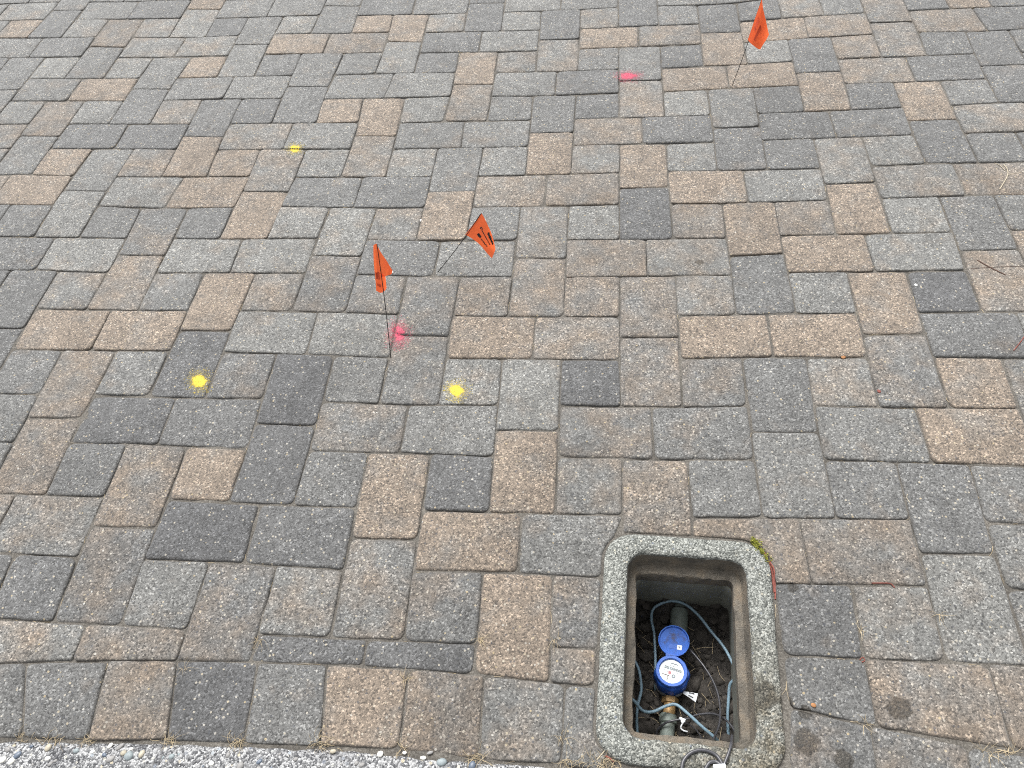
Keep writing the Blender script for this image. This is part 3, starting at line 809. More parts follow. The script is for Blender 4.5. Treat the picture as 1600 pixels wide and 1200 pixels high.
# soil in the pit
def soil_z(lx, ly):
    z = -0.268 + 0.012 * ns(lx, ly, 2.2, 14) + 0.007 * ns(lx, ly, 5.1, 40) + 0.004 * ns(lx, ly, 7.7, 95)
    if ly > 0.14: z += 0.034 * min(1, (ly - 0.14) / 0.05)
    z += 0.050 * math.exp(-((lx + 0.020) / 0.018) ** 2 - ((ly - 0.198) / 0.03) ** 2)
    if lx > 0.06: z += 0.020 * (lx - 0.06) / 0.05
    return z
sv2, sf2 = [], []
NXs, NYs = 84, 126
for j in range(NYs + 1):
    for i in range(NXs + 1):
        lx, ly = -0.136 + 0.272 * i / NXs, -0.208 + 0.416 * j / NYs
        wx, wy = box_world(lx, ly)
        sv2.append((wx, wy, soil_z(lx, ly)))
for j in range(NYs):
    for i in range(NXs):
        a = j * (NXs + 1) + i
        sf2.append((a, a + 1, a + NXs + 2, a + NXs + 1))
tag(link('pit_soil', sv2, sf2, M['soil']), 'dark damp soil filling the bottom of the meter pit', kind='stuff')
mb = MB()
rs = random.Random(3)
ico = bmesh.new(); bmesh.ops.create_icosphere(ico, subdivisions=2, radius=1); ico.verts.index_update()
ico_v = [q.co.copy() for q in ico.verts]; ico_f = [[q.index for q in f.verts] for f in ico.faces]; ico.free()
for i in range(560):
    lx, ly = rs.uniform(-0.12, 0.12), rs.uniform(-0.17, 0.195)
    s = 0.0025 + 0.0115 * rs.random() ** 2.2
    wx, wy = box_world(lx, ly)
    sh = Vector((rs.uniform(.7, 1.3), rs.uniform(.7, 1.3), rs.uniform(.5, .9)))
    m = Matrix.Rotation(rs.uniform(0, 6.28), 3, 'Z')
    k = rs.random() * 50
    mb.add([Vector((wx, wy, soil_z(lx, ly) + s * 0.25)) + m @ Vector((q.x * sh.x, q.y * sh.y, q.z * sh.z)) * (s * (1 + 0.45 * ns(q.x, q.y, q.z + k, 1.6))) for q in ico_v], ico_f)
tag(mb.build('soil_clods', M['clod']), 'loose crumbs and clods of soil in the meter pit', kind='stuff')

# ------------------------------------------------------------------ water meter
ZF = -0.188
mc = at(1049.5, 1048, ZF)
ux = (at(1060, 1048, ZF) - at(1040, 1048, ZF)).normalized()
lidc = at(1053, 1001, ZF - 0.004)
hd = (lidc - mc); hd.z = 0; hd.normalize()                  # towards the hinge
sx_ = Vector((hd.y, -hd.x, 0))                              # across, to the right of the hinge direction
def mp(a, b, z): return mc + sx_ * a + hd * b + Vector((0, 0, z))
meter = tag(empty('water_meter', (mc.x, mc.y, -0.268)), 'blue water meter with its round cap flipped open over the white dial', 'water meter')
def oct_(a, i): return 1 + 0.035 * math.cos(8 * a)
MB().lathe(mp(.002, -.001, 0), [(.033, -.050), (.0355, -.046), (.0365, -.030), (.0365, -.017), (.0352, -.011), (.0325, -.008)], 48, jag=oct_).build('body', M['blue'], meter)
MB().lathe(mp(.002, -.002, 0), [(.030, -.066), (.034, -.064), (.0352, -.058), (.0352, -.052), (.0338, -.0495)], 48).build('clamp_band', M['grey'], meter)
MB().lathe(mp(.002, -.002, 0), [(.018, -.098), (.026, -.090), (.030, -.076), (.0305, -.0665)], 40).build('flow_chamber', M['brass'], meter)
MB().lathe(mp(0, 0, 0), [(.0320, -.009), (.0330, -.006), (.0330, -.002), (.0318, 0.0), (.0268, 0.0), (.0256, -.0012), (.0250, -.0062)], 56, cap=False).build('bezel', M['blue_light'], meter)
dial = MB().lathe(mp(0, 0, 0), [(.0252, -.0080), (.0252, -.0052)], 48).build('dial', M['dial'], meter)
zd = -0.0049
DR = math.radians(-9)
def dp(a, b, z=zd):
    return mp(a * math.cos(DR) - b * math.sin(DR), a * math.sin(DR) + b * math.cos(DR), z)
drot = Matrix((sx_, hd, Vector((0, 0, 1)))).transposed() @ Matrix.Rotation(DR, 3, 'Z')
m1 = MB()
m1.box(dp(0.001, .0062), .0178, .0028, .00018, drot)
m1.build('counter_frame', M['dial_ink'], dial, smooth=False)
SEG = {'0': 'abcdef', '1': 'bc', '3': 'abgcd', '8': 'abcdefg', '6': 'acdefg', '2': 'abged'}
m2 = MB(); m3 = MB()
for k, ch in enumerate('00136820'):
    cx_ = -.0155 + k * .0047 + .001
    m2.box(dp(cx_, .0062, zd + .0003), .0018, .0022, .00012, drot)
    for s in SEG[ch]:
        dx, dy, vert = {'a': (0, .0015, 0), 'g': (0, 0, 0), 'd': (0, -.0015, 0), 'b': (.0009, .0008, 1), 'c': (.0009, -.0008, 1), 'f': (-.0009, .0008, 1), 'e': (-.0009, -.0008, 1)}[s]
        m3.box(dp(cx_ + dx, .0062 + dy, zd + .0005), .0003 if vert else .0009, .0008 if vert else .0003, .00008, drot)
m2.build('counter_window', M['dial_window'], dial, smooth=False)
m3.build('counter_digits', M['ink'], dial, smooth=False)
m4 = MB()
for (a, b, w, h) in ((.002, .0172, .0085, .0010), (-.006, .0122, .0035, .0005), (.001, .0118, .0030, .0005), (-.0155, -.0005, .0022, .0005), (-.008, -.002, .0016, .0005), (.0125, -.0005, .001, .0008)):
    m4.box(dp(a, b, zd), w, h, .00015, drot)
m4.build('dial_print', M['dial_ink'], dial, smooth=False)
MB().lathe(dp(-.0028, -.0035), [(.0034, -.0001), (.0034, .0003)], 24).build('small_pointer_dial', M['dial_red'], dial)
st = MB().lathe(dp(.0062, -.0085), [(.0042, -.0001), (.0042, .0002)], 24)
st.build('leak_star', M['dial_ink'], dial)
MB().lathe(dp(.0062, -.0085), [(.0018, .0003), (.0018, .0006)], 20).build('star_hub', M['dial_window'], dial)
m5 = MB()
m5.box(dp(-.0095, -.0098, zd + .0003), .0075, .0005, .0002, drot).box(dp(-.0055, -.0138, zd + .0003), .0004, .0042, .0002, drot).box(dp(-.0050, -.0180, zd + .0003), .0010, .0014, .0002, drot)
m5.build('straw_on_dial', M['twig_brown'], dial, smooth=False)
# cap: a shallow dish hinged back, its inside up
lid_n = (Vector((0, 0, 1)) - hd * 0.10).normalized()
lid = MB().lathe(lidc, [(.0300, -.0075), (.0325, -.0060), (.0332, -.0010), (.0326, .0004), (.0306, .0004), (.0300, -.0006), (.0298, -.0042), (.0001, -.0042)], 56, axis=lid_n).build('cap', M['blue_lid'], meter)
lrot = lid_n.to_track_quat('Z', 'Y').to_matrix()
lx_ = sx_ - lid_n * sx_.dot(lid_n); lx_.normalize()
ly_ = lid_n.cross(lx_)
lm = Matrix((lx_, ly_, lid_n)).transposed()
def lp(a, b, z=-.0038): return lidc + lx_ * a + ly_ * b + lid_n * z
MB().box(lp(.0128, -.0115), .0052, .0050, .0003, lm).build('sticker', M['white'], lid, smooth=False)
MB().box(lp(.0128, -.0112, -.0034), .0015, .0018, .0001, lm).build('sticker_print', M['grey'], lid, smooth=False)
MB().box(lp(-.0015, -.0115), .0078, .0046, .0002, lm).build('name_plate', M['blue_light'], lid, smooth=False)
MB().box(lp(-.004, -.0330, -.0010), .0105, .0038, .0032, lm, .0012).box(lp(-.002, -.0385, -.0012), .0140, .0022, .0036, lm, .001).build('hinge', M['blue_light'], meter)
MB().box(lp(-.002, -.0332, .0020), .0034, .0015, .0006, lm).build('hinge_slot', M['ink'], meter, smooth=False)
# white seal tag that flares out to the right
tg = []
for i in range(9):
    t = i / 8
    c_ = at(1068, 1082, ZF - .030).lerp(at(1089, 1090, ZF - .022), t)
    w = .0028 + .0055 * t ** 1.4
    n2 = Vector((0.28, 0.92, 0.1)).normalized()
    tg.append((c_ + n2 * w + Vector((0, 0, .003 * math.sin(3 * t))), c_ - n2 * w + Vector((0, 0, -.004 * t))))
V = [p for a in tg for p in a]; V += [p + Vector((0, 0, -.0014)) for p in V[:]]
Fc = [(2 * i, 2 * i + 1, 2 * i + 3, 2 * i + 2) for i in range(8)] + [(18 + 2 * i, 18 + 2 * i + 2, 18 + 2 * i + 3, 18 + 2 * i + 1) for i in range(8)]
Fc += [(2 * i, 2 * i + 2, 18 + 2 * i + 2, 18 + 2 * i) for i in range(8)] + [(2 * i + 1, 18 + 2 * i + 1, 18 + 2 * i + 3, 2 * i + 3) for i in range(8)] + [(0, 18, 19, 1), (16, 17, 35, 34)]
MB().add(V, Fc).build('seal_tag', M['white'], meter)
mm = MB()
for t0, sgn in ((.45, .35), (.5, -.2)):
    a = tg[3][0].lerp(tg[3][1], .5 - sgn) + Vector((0, 0, .0012)); b = tg[6][0].lerp(tg[6][1], .5 - sgn) + Vector((0, 0, .0014))
    mm.tube([a, b], .0007, 5)
mm.build('tag_print', M['ink'], meter)
# fittings either side of the meter
ax = hd.copy()
n0 = at(1047, 1094, -.245)
MB().lathe(n0 - ax * .008, [(.0150, 0), (.0175, .0012), (.0175, .0125), (.0150, .014)], 6, axis=ax).build('union_nut', M['brass'], meter, smooth=False)
MB().lathe(n0 - ax * .03, [(.0125, 0), (.0125, .034)], 24, axis=ax).build('tail_piece', M['brass'], meter)
pipe_n = tag(empty('water_pipe', tuple(at(1043, 1130, -.268))), 'dirty grey green pipe coupling at the near end of the water meter', 'pipe')
n1 = at(1044, 1122, -.25)
MB().lathe(n1 - ax * .012, [(.0165, 0), (.0185, .002), (.0185, .016), (.016, .019)], 28, axis=ax).build('coupling', M['pipe'], pipe_n)
MB().lathe(n1 - ax * .075, [(.0150, 0), (.0150, .068)], 28, axis=ax).build('pipe_run', M['pipe'], pipe_n)
pf = at(1060, 985, -.246); pe = at(1062, 951, -.240)
axf = (pe - pf).normalized()
pipe_f = tag(empty('water_pipe', (pf.x, pf.y, -.268)), 'thick grey green pipe end running under the open blue meter cap', 'pipe')
Lf = (pe - pf).length
MB().lathe(pf - axf * .02, [(.0185, 0), (.0195, .002), (.0195, Lf + .010), (.0175, Lf + .018), (.013, Lf + .021)], 32, axis=axf).build('coupling', M['pipe'], pipe_f)
MB().lathe(pf + axf * (Lf - .002), [(.0125, 0), (.0125, .09)], 24, axis=(axf + Vector((0, 0, -.35))).normalized()).build('pipe_run', M['pipe'], pipe_f)
MB().lathe(mc + Vector((0, 0, -.062)) + ax * .02, [(.0125, 0), (.0125, .05)], 24, axis=ax).build('tail_piece', M['brass'], meter)

# ------------------------------------------------------------------ cables
def cable(name, pts, r, mat, label, cat='cable', group=None, n=10):
    w = spline([at(*p) for p in pts], n)
    o = MB().tube(w, r, 10).build(name, M[mat], base=w[0])
    return tag(o, label, cat, group)
cable('signal_cable', [(1024, 1080, -.262), (1024, 1066, -.245), (1024, 1027, -.238), (1022, 990, -.235), (1018, 969, -.232), (1020, 953, -.228), (1031, 944, -.222), (1049, 939, -.216), (1070, 944, -.214), (1091, 961, -.215), (1110, 985, -.213), (1131, 1011, -.206), (1144, 1035, -.198), (1151, 1052, -.192), (1153, 1057, -.195), (1141, 1069, -.215), (1138.6, 1090, -.228), (1137, 1119, -.240), (1138, 1150, -.255)], .0031, 'cable_blue',
      'long blue grey cable arching over the far pipe towards the right pit wall')
cable('signal_cable', [(986, 1091, -.190), (991.6, 1096, -.192), (1004.7, 1110.5, -.205), (1020.5, 1112, -.212), (1041.5, 1103, -.215), (1057, 1101.5, -.214), (1075.6, 1116, -.215), (1094, 1133, -.222), (1115, 1151, -.232), (1122, 1158, -.24)], .0033, 'cable_blue',
      'blue grey cable sagging across the brass nut in front of the meter')
cable('signal_cable', [(988, 1028, -.205), (993, 1035, -.208), (999, 1050, -.215), (1002, 1077, -.224), (997, 1100, -.232), (995, 1118, -.238), (995.6, 1142, -.248), (997, 1158, -.255)], .0030, 'cable_blue',
      'blue grey cable hanging down along the left pit wall')
cable('thin_cable', [(1076, 1012, -.215), (1080, 1017, -.212), (1099, 1040, -.205), (1115, 1066, -.203), (1124, 1095, -.205), (1124.5, 1129, -.212), (1115, 1155, -.225)], .0023, 'cable_black',
      'thin black cable curving from the meter cap down the right of the pit')
cable('thin_cable', [(1026, 1146, -.252), (1028, 1140, -.245), (1041.5, 1129, -.224), (1062.5, 1124, -.219), (1075, 1123, -.219), (1089, 1117, -.222), (1115, 1115.5, -.224), (1136, 1126.5, -.225), (1153, 1150, -.225), (1160, 1165, -.23)], .0023, 'cable_black',
      'thin black cable looping low behind the white tie at the pit bottom')
cable('thin_cable', [(1062, 1126, -.232), (1080, 1134, -.235), (1092, 1146, -.24), (1097, 1158, -.245)], .0017, 'cable_black', 'short black cable end beside the white tie in the pit')
zb = .0115
cable('sensor_lead', [(1144, 1150, -.05), (1143.2, 1158, -.02), (1142.5, 1163, .006), (1138, 1178, zb), (1132, 1193, zb), (1129, 1198, zb)], .0028, 'cable_black',
      'black lead running from the pit over the near rim to a white plug')
cable('sensor_lead', [(1066, 1214, .0095), (1065.5, 1200, .0095), (1069, 1187, .0095), (1081, 1175.5, .0095), (1099, 1172, .0095), (1117.6, 1179, .0095), (1127, 1191, zb), (1130, 1199, zb)], .0031, 'cable_black',
      'wide loop of black lead lying on the near concrete rim')
cable('sensor_lead', [(1100, 1212, .0095), (1103, 1200, .0095), (1109, 1191.5, .0095), (1118, 1190, .0095), (1124, 1194, zb), (1127, 1200, zb)], .0031, 'cable_black',
      'small inner curl of black lead beside the white plug')
pg = at(1124, 1201, .010)
plug = tag(empty('cable_plug', (pg.x, pg.y, .006)), 'white plastic cable plug lying on the near rim of the box', 'plug')
MB().box((pg.x, pg.y, .0125), .0105, .0060, .0056, Matrix.Rotation(.12, 3, 'Z'), .0018).build('plug_body', M['white'], plug)
MB().box((pg.x - .001, pg.y - .010, .0125), .0072, .0050, .0042, Matrix.Rotation(.12, 3, 'Z'), .0012).build('plug_collar', M['white'], plug)
mt = MB()
tw = spline([at(1062, 1122, -.212), at(1068, 1127, -.206), at(1065, 1133, -.208), at(1064, 1138, -.212), at(1069, 1142, -.214), at(1074, 1143, -.216)], 6)
mt.tube(tw, .0016, 6).tube([at(1062, 1122, -.210), at(1071, 1126, -.207)], .0030, 6)
mt.box(at(1066.5, 1127.5, -.206), .0032, .0026, .0022, Matrix.Rotation(.4, 3, 'Z'), .0006)
tag(mt.build('cable_tie', M['white'], base=tuple(tw[0])), 'white plastic cable tie twisted round the black cable in the pit', 'cable tie')

# ------------------------------------------------------------------ marking flags
def patch_surface(c, n=14, m=10, ripple=0.0):
    """c: [(t0, t1) at s = 0, control, 1] -> function(s, t)"""
    def f(s, t):
        a, b, d = (q[0].lerp(q[1], t) for q in c)
        p = a * (1 - s) ** 2 + b * (2 * s * (1 - s)) + d * s * s
        if ripple:
            nrm = (c[0][1] - c[0][0]).cross(c[2][0] - c[0][0]).normalized()
            p = p + nrm * ripple * s * math.sin(5.5 * s + 3.0 * t) + nrm * ripple * 0.4 * s * math.sin(11 * s - 6 * t + 1)
        return p
    V = [f(i / n, j / m) for i in range(n + 1) for j in range(m + 1)]
    Fc = [(i * (m + 1) + j, (i + 1) * (m + 1) + j, (i + 1) * (m + 1) + j + 1, i * (m + 1) + j + 1) for i in range(n) for j in range(m)]
    return f, V, Fc
def on_line(a, b, u, v):
    """point of the wire a-b seen at (u, v)"""
    best = min((abs((px(*a.lerp(b, k / 400))[1]) - v), k) for k in range(401))
    return a.lerp(b, best[1] / 400)
def stroke(f, pts, w, lift, nrm):
    """flat ink stroke on a surface, following (s, t) points"""
    mb_ = MB()
    P = [f(*q) for q in pts]
    for a, b in zip(P, P[1:]):
        e = (b - a)
        if e.length < 1e-6: continue
        sd2 = e.normalized().cross(nrm).normalized() * w
        o_ = nrm * lift
        mb_.add([a + sd2 + o_, b + sd2 + o_, b - sd2 + o_, a - sd2 + o_], [(0, 1, 2, 3)])
    return mb_
def toward_cam(nrm, p):
    return nrm if nrm.dot(CAM - p) > 0 else -nrm
def flag(base_uv, top_uvz, patches, prints, label, bend=0.006):
    b = at(*base_uv, 0.0); b.z = 0
    t = at(*top_uvz)
    root = tag(empty('marker_flag', (b.x, b.y, 0)), label, 'marker flag', 'orange utility marker flags')
    d = t - b
    side = d.cross(Vector((0, 0, 1))).normalized() if d.cross(Vector((0, 0, 1))).length > 1e-4 else Vector((1, 0, 0))
    pts = [b - d * 0.08] + [b + d * k / 10 + side * (bend * math.sin(math.pi * k / 10)) for k in range(11)]
    MB().tube(pts, .00105, 6).build('wire', M['wire'], root)
    fv, ff = [], []
    marks = []
    for i, (mk, rip) in enumerate(patches):
        c = mk(b, t)
        f, V, Fc = patch_surface(c, 16, 10, rip)
        nrm = toward_cam((c[0][1] - c[0][0]).cross(c[2][0] - c[0][0]).normalized(), V[0])
        # faces turned towards the viewer's side
        a0, a1, a2 = (V[k] for k in Fc[40][:3])
        if (a1 - a0).cross(a2 - a0).dot(nrm) < 0: Fc = [tuple(reversed(q)) for q in Fc]
        V2, F2 = V, Fc                      # plastic film a tenth of a millimetre thick: one skin, lit from both sides
        ff += [tuple(k + len(fv) for k in q) for q in F2]; fv += V2
        for (pi, pts_, w, ink) in prints:
            if pi == i: marks.append((stroke(f, pts_, w, .0007, nrm), ink))
    sheet = MB().add(fv, ff).build('flag_sheet', M['flag'], root)
    for ink in {k for _, k in marks}:
        mb_ = MB()
        for s_, k in marks:
            if k == ink: mb_.add(s_.v, s_.f)
        mb_.build('flag_print', M[ink], sheet, smooth=False)
    return root
def zig(s0, s1, t0, h, n, seed):
    r = random.Random(seed)
    return [(s0 + (s1 - s0) * k / n, t0 + (h if k % 2 else -h) * r.uniform(.5, 1)) for k in range(n + 1)]
# the flag leaning right, print towards the viewer
def f2(b, t):
    lo = on_line(b, t, 727, 367)
    return [(lo, t), (at(744, 374, lo.z + .004), at(767, 353, t.z - .018)), (at(769.5, 403, .060), at(773.5, 389, .078))]
flag((685, 424), (752, 333, .172), [(f2, .004)],
     [(0, [(.30, .58), (.27, .66), (.33, .68), (.36, .60), (.62, .60), (.80, .58)], .0013, 'ink'), (0, zig(.55, .86, .84, .07, 14, 1), .0016, 'ink'), (0, zig(.55, .86, .80, .06, 11, 2), .0012, 'ink'),
      (0, zig(.34, .46, .34, .085, 8, 3), .0017, 'ink'), (0, zig(.50, .76, .32, .045, 9, 4), .0011, 'ink')],
     'orange marker flag leaning to the right with black print, beside the tan paver')
# the flag folded round its own wire
def f1a(b, t):
    lo = on_line(b, t, 600, 457)
    return [(lo, t), (at(594, 458, lo.z - .002), at(587, 380, t.z)), (at(587, 455, lo.z - .004), at(584, 383, t.z - .006))]
def f1b(b, t):
    lo = on_line(b, t, 597, 433); hi = b.lerp(t, .985)
    return [(lo, hi), (at(604, 432, lo.z + .006), at(597, 396, t.z - .018)), (at(613, 427, lo.z + .012), at(612, 422, lo.z + .016))]
def f1c(b, t):
    lo = on_line(b, t, 600, 456); hi = on_line(b, t, 596, 426)
    return [(lo, hi), (at(602, 455, lo.z - .002), at(600, 428, hi.z - .003)), (at(604, 450, lo.z - .004), at(602, 430, hi.z - .006))]
flag((610.5, 558), (589, 381, .285), [(f1a, .002), (f1b, .003), (f1c, .0)],
     [(0, zig(.25, .85, .36, .075, 9, 5), .0016, 'ink_through'), (0, zig(.30, .85, .30, .03, 8, 6), .0018, 'ink_through'), (0, zig(.2, .75, .155, .04, 9, 7), .0016, 'ink_through')],
     'orange marker flag folded round its upright wire beside the pink paint spot', bend=.002)
def f3(b, t):
    lo = on_line(b, t, 1167, 62)
    return [(lo, t), (at(1174, 72, lo.z + .006), at(1192, 14, t.z - .012)), (at(1188.5, 77, .120), at(1201, 54, .158))]
flag((1144, 134), (1190.5, -3, .255), [(f3, .005)],
     [(0, zig(.22, .38, .40, .03, 5, 8), .0015, 'ink_through')] + [(0, [(.20 + .012 * k, .36 + .072 * k), (.36 + .012 * k, .37 + .072 * k), (.22 + .012 * k, .40 + .072 * k)], .0016, 'ink_through') for k in range(5)] +
     [(0, [(.44 + .012 * k, .16 + .066 * k), (.58 + .012 * k, .17 + .066 * k), (.45 + .012 * k, .195 + .066 * k)], .0014, 'ink_through') for k in range(8)],
     'orange marker flag drooping at the far right near the top edge', bend=.004)

# ------------------------------------------------------------------ spray paint marks
def paint_mark(u, v, ru, rv, mat, label, group, ang=0.0):
    c = at(u, v)
    ex = (at(u + 5, v) - at(u - 5, v)) / 10; ey = (at(u, v - 5) - at(u, v + 5)) / 10
    n = 44
    V, D, Fc = [], [], []
    for j in range(n + 1):
        for i in range(n + 1):
            a, b = -2.7 + 5.4 * i / n, -2.7 + 5.4 * j / n
            ca, sa = math.cos(ang), math.sin(ang)
            p = c + ex * (ru * (a * ca - b * sa)) + ey * (rv * (a * sa + b * ca))
            V.append((p.x - c.x, p.y - c.y, surf(p.x, p.y) + 0.0005))
            D.append(math.hypot(a, b) * (1 + 0.22 * ns(a, b, u, 0.9)) + (0.35 if V[-1][2] < -0.0022 else 0))
    for j in range(n):
        for i in range(n):
            k = j * (n + 1) + i
            if min(D[k], D[k + 1], D[k + n + 1]) < 2.65: Fc.append((k, k + 1, k + n + 2, k + n + 1))
    o = link('paint_mark', V, Fc, M[mat], attrs=dict(d=D))
    o.location = (c.x, c.y, 0)
    return tag(o, label, 'paint mark', group)
Y_, P_ = 'yellow paint marks on the paving', 'pink paint marks on the paving'
paint_mark(311, 595, 11.5, 11, 'yellow', 'round yellow spray paint spot on a charcoal paver', Y_)
paint_mark(713, 610, 11.5, 10, 'yellow', 'yellow spray paint spot with overspray on a light grey paver', Y_)
paint_mark(461, 233, 9, 5.6, 'yellow', 'small yellow spray paint dab on a paver joint, farthest of the yellow ones', Y_, .3)
paint_mark(982, 119, 14, 5.2, 'pink', 'pink spray paint smear across a joint at the far side of the paving', P_)
paint_mark(622, 521, 11, 13, 'pink', 'pink spray paint spot over a joint corner beside the upright flag', P_)

# ------------------------------------------------------------------ small things that lie about
def lying(name, uv, r, mat, label, cat='twig', lift=None, taper=None):
    w = []
    for p in spline([at(*q) for q in uv], 5):
        w.append(Vector((p.x, p.y, surf(p.x, p.y) + r * 0.9)))
    # smooth the height so that a stiff stem bridges the joints
    for _ in range(3):
        for i in range(1, len(w) - 1):
            w[i].z = max(surf(w[i].x, w[i].y) + r * 0.8, (w[i - 1].z + w[i + 1].z) / 2)
    o = MB().tube(w, r, 6, taper).build(name, M[mat], base=tuple(w[0]))
    return tag(o, label, cat)
lying('twig', [(1527, 407), (1548, 419), (1571, 430)], .0013, 'twig_brown', 'short dark brown twig across the tan paver at the right edge')
lying('twig', [(1516, 420), (1545, 418), (1572, 417), (1606, 416)], .0005, 'twig_brown', 'long hair thin stem under the dark twig at the right edge')
t1 = lying('twig', [(1562, 296), (1574, 275), (1573.5, 264), (1568, 257)], .0013, 'twig_pale', 'pale forked twig on the brown paver at the right edge')
w = [Vector((p.x, p.y, surf(p.x, p.y) + .0012)) for p in spline([at(1554, 255), at(1563, 259), at(1571, 267)], 5)]
MB().tube(w, .0009, 6).build('side_shoot', M['twig_pale'], t1)
lying('twig', [(1583, 549), (1592, 538), (1602, 524)], .0011, 'stem_red', 'red brown twig on the dark paver at the right edge')
lying('twig', [(1574, 274), (1583, 271), (1596, 269)], .0006, 'twig_pale', 'thin straw stem beside the pale forked twig')
lying('twig', [(1422, 786), (1417, 778), (1418, 772)], .0007, 'twig_pale', 'thin pale stem standing in the joint right of the dark paver')
lying('red_stem', [(1195, 862), (1201, 878), (1207, 892), (1209, 910), (1211, 925)], .0022, 'stem_red', 'thick red brown stem in the gap right of the box rim', 'stem')
lying('red_stem', [(1203, 876), (1209, 890), (1210.5, 903), (1212, 918), (1212, 935)], .0016, 'stem_red', 'thin red brown stem beside the thick one right of the box rim', 'stem')
lying('red_stem', [(1362, 911), (1378, 911), (1392, 912), (1398, 918)], .0010, 'stem_red', 'red brown stem lying in the joint above the two square pavers', 'stem')
lying('red_stem', [(1344, 1030), (1349, 1026), (1352, 1031), (1347, 1034)], .0009, 'stem_red', 'curled red brown stem at the joint crossing right of the box', 'stem')
lying('red_stem', [(946, 1180), (953, 1184), (960, 1190)], .0016, 'stem_red', 'red brown stem at the near left corner of the box', 'stem')
lying('twig', [(1342, 967), (1340, 975), (1346, 986), (1348, 1000)], .0007, 'twig_pale', 'pale curled stem in the joint between the two square pavers')
lying('straw_stem', [(945, 1172), (938, 1181), (933, 1187)], .0009, 'twig_pale', 'bright straw stem pointing at the box near left corner', 'straw')
def chip(u, v, s, mat, label, cat, seed):
    g = at(u, v)
    o = pebble(None, 'stone_chip' if cat == 'stone' else 'leaf_scrap', (g.x, g.y, surf(g.x, g.y) + s * .3), s, s * .8, s * .6 if cat == 'stone' else s * .18, seed, M[mat], seed)
    return tag(o, label, cat)
chip(658, 343, .0060, 'chip', 'white stone chip in the joint left of the tan paver', 'stone', 1)
chip(1431, 446, .0050, 'chip', 'white stone chip at the left edge of a charcoal paver', 'stone', 2)
chip(613, 426, .0040, 'chip', 'tiny white stone chip just right of the folded flag', 'stone', 3)
chip(1318, 557, .0065, 'leaf', 'orange brown leaf scrap in the joint below the tan paver', 'leaf', 4)
chip(1373, 612, .0050, 'stem_red', 'red brown leaf scrap in the short joint between tan pavers', 'leaf', 5)
chip(1271, 1102, .0050, 'leaf', 'orange leaf scrap on the paver right of the box', 'leaf', 6)

# moss at the far right corner of the box
mg = at(1188, 862)
mo = MB()
rm = random.Random(21)
for i in range(190):
    t = rm.random()
    c_ = at(1176, 843).lerp(at(1192, 866), t) if t < .45 else at(1182, 853).lerp(at(1202, 878), (t - .45) / .55)
    x, y = c_.x + rm.gauss(0, .0034), c_.y + rm.gauss(0, .0034)
    z = max(surf(x, y), -.004)
    lx, ly = box_local(x, y)
    if rr_sdf(lx, ly, BOX_OUT, BOX_OUT_R) < 0: z = .004
    h = rm.uniform(.003, .009)
    d = Vector((rm.gauss(0, .5), rm.gauss(0, .5), 1)).normalized()
    p0 = Vector((x, y, z))
    mo.tube([p0, p0 + d * h * .5, p0 + d * h + Vector((rm.gauss(0, .001), rm.gauss(0, .001), 0))], .0011, 4, lambda q: 1.1 - .8 * q)
tag(mo.build('moss_clump', M['moss'], base=(mg.x, mg.y, 0)), 'yellow green moss tuft at the far right corner of the box rim', 'moss')

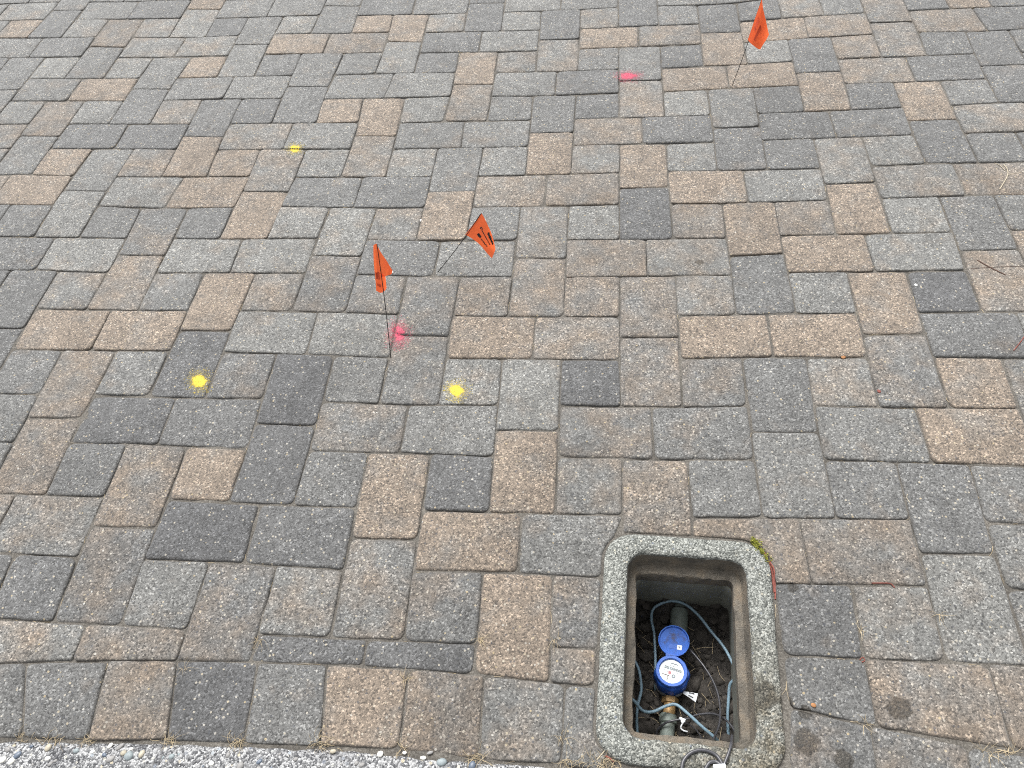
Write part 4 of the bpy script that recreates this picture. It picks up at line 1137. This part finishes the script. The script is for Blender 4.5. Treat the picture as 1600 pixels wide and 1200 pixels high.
# dry grass and straw caught in the joints
dg = MB()
rg = random.Random(33)
def blade(x, y, z, a, L, lift, r=.0004):
    pts = []
    bend = rg.gauss(0, .5)
    for k in range(5):
        t = k / 4
        aa = a + bend * t
        x2, y2 = x + L * t * math.cos(aa), y + L * t * math.sin(aa)
        pts.append(Vector((x2, y2, max(z + lift * math.sin(math.pi * min(1, t * 1.15)) * L, -.006) + .0008)))
    dg.tube(pts, r, 3, lambda q: 1.0 - .7 * q)
lat = [s for s in stones if shown(s[1]) > 0]
for i in range(640):
    key, quad, look, clip = rg.choice(lat)
    k = rg.randrange(4)
    a, b = Vector(quad[k]), Vector(quad[(k + 1) % 4])
    t = rg.random()
    p = a.lerp(b, t)
    q = px(p.x, p.y)
    if q is None: continue
    if rg.random() > (.35 + .5 * (q[1] / 1200) + (.35 if q[0] > 1250 else 0)): continue
    lx, ly = box_local(p.x, p.y)
    if rr_sdf(lx, ly, BOX_OUT, BOX_OUT_R) < .004: continue
    ang = math.atan2((b - a).y, (b - a).x) + rg.choice((0, math.pi)) + rg.gauss(0, .16)
    blade(p.x, p.y, surf(p.x, p.y), ang, rg.uniform(.012, .038), .02, rg.uniform(.0003, .0006))
for (u, v, n, s) in ((262, 1158, 26, .010), (372, 1160, 30, .010), (505, 1163, 26, .010), (625, 1170, 14, .008), (745, 1184, 22, .010), (940, 1192, 60, .016), (890, 1191, 22, .012), (30, 1153, 16, .008), (140, 1157, 18, .010), (80, 1156, 18, .016), (500, 1150, 8, .004), (285, 1045, 8, .004), (638, 1060, 14, .005), (750, 1000, 14, .004), (1352, 1132, 10, .004), (1575, 1174, 18, .008), (1545, 1176, 14, .008), (876, 1150, 10, .005), (866, 1000, 8, .004), (405, 1000, 10, .003), (1345, 985, 8, .004), (1468, 960, 8, .003)):
    g = at(u, v)
    for i in range(n):
        x, y = g.x + rg.gauss(0, s), g.y + rg.gauss(0, s * .35)
        blade(x, y, max(-.004, surf(x, y)), rg.uniform(0, 6.28), rg.uniform(.010, .030), rg.uniform(.05, .35), rg.uniform(.0003, .0006))
tag(dg.build('dry_grass', M['straw']), 'bits of dry grass and straw caught in the paving joints', kind='stuff')
# straw and roots in the pit
ps_ = MB()
for i in range(70):
    lx, ly = rg.uniform(-.09, .09), rg.uniform(-.15, .13)
    wx, wy = box_world(lx, ly)
    a = rg.uniform(0, 6.28); L = rg.uniform(.012, .045)
    p0 = Vector((wx, wy, soil_z(lx, ly) + .006)); p1 = p0 + Vector((math.cos(a) * L, math.sin(a) * L, rg.uniform(-.004, .010)))
    ps_.tube([p0, p0.lerp(p1, .5) + Vector((rg.gauss(0, .003), rg.gauss(0, .003), .004)), p1], .0005, 4)
tag(ps_.build('pit_straw', M['straw']), 'dry roots and straw scattered on the soil in the pit', kind='stuff')
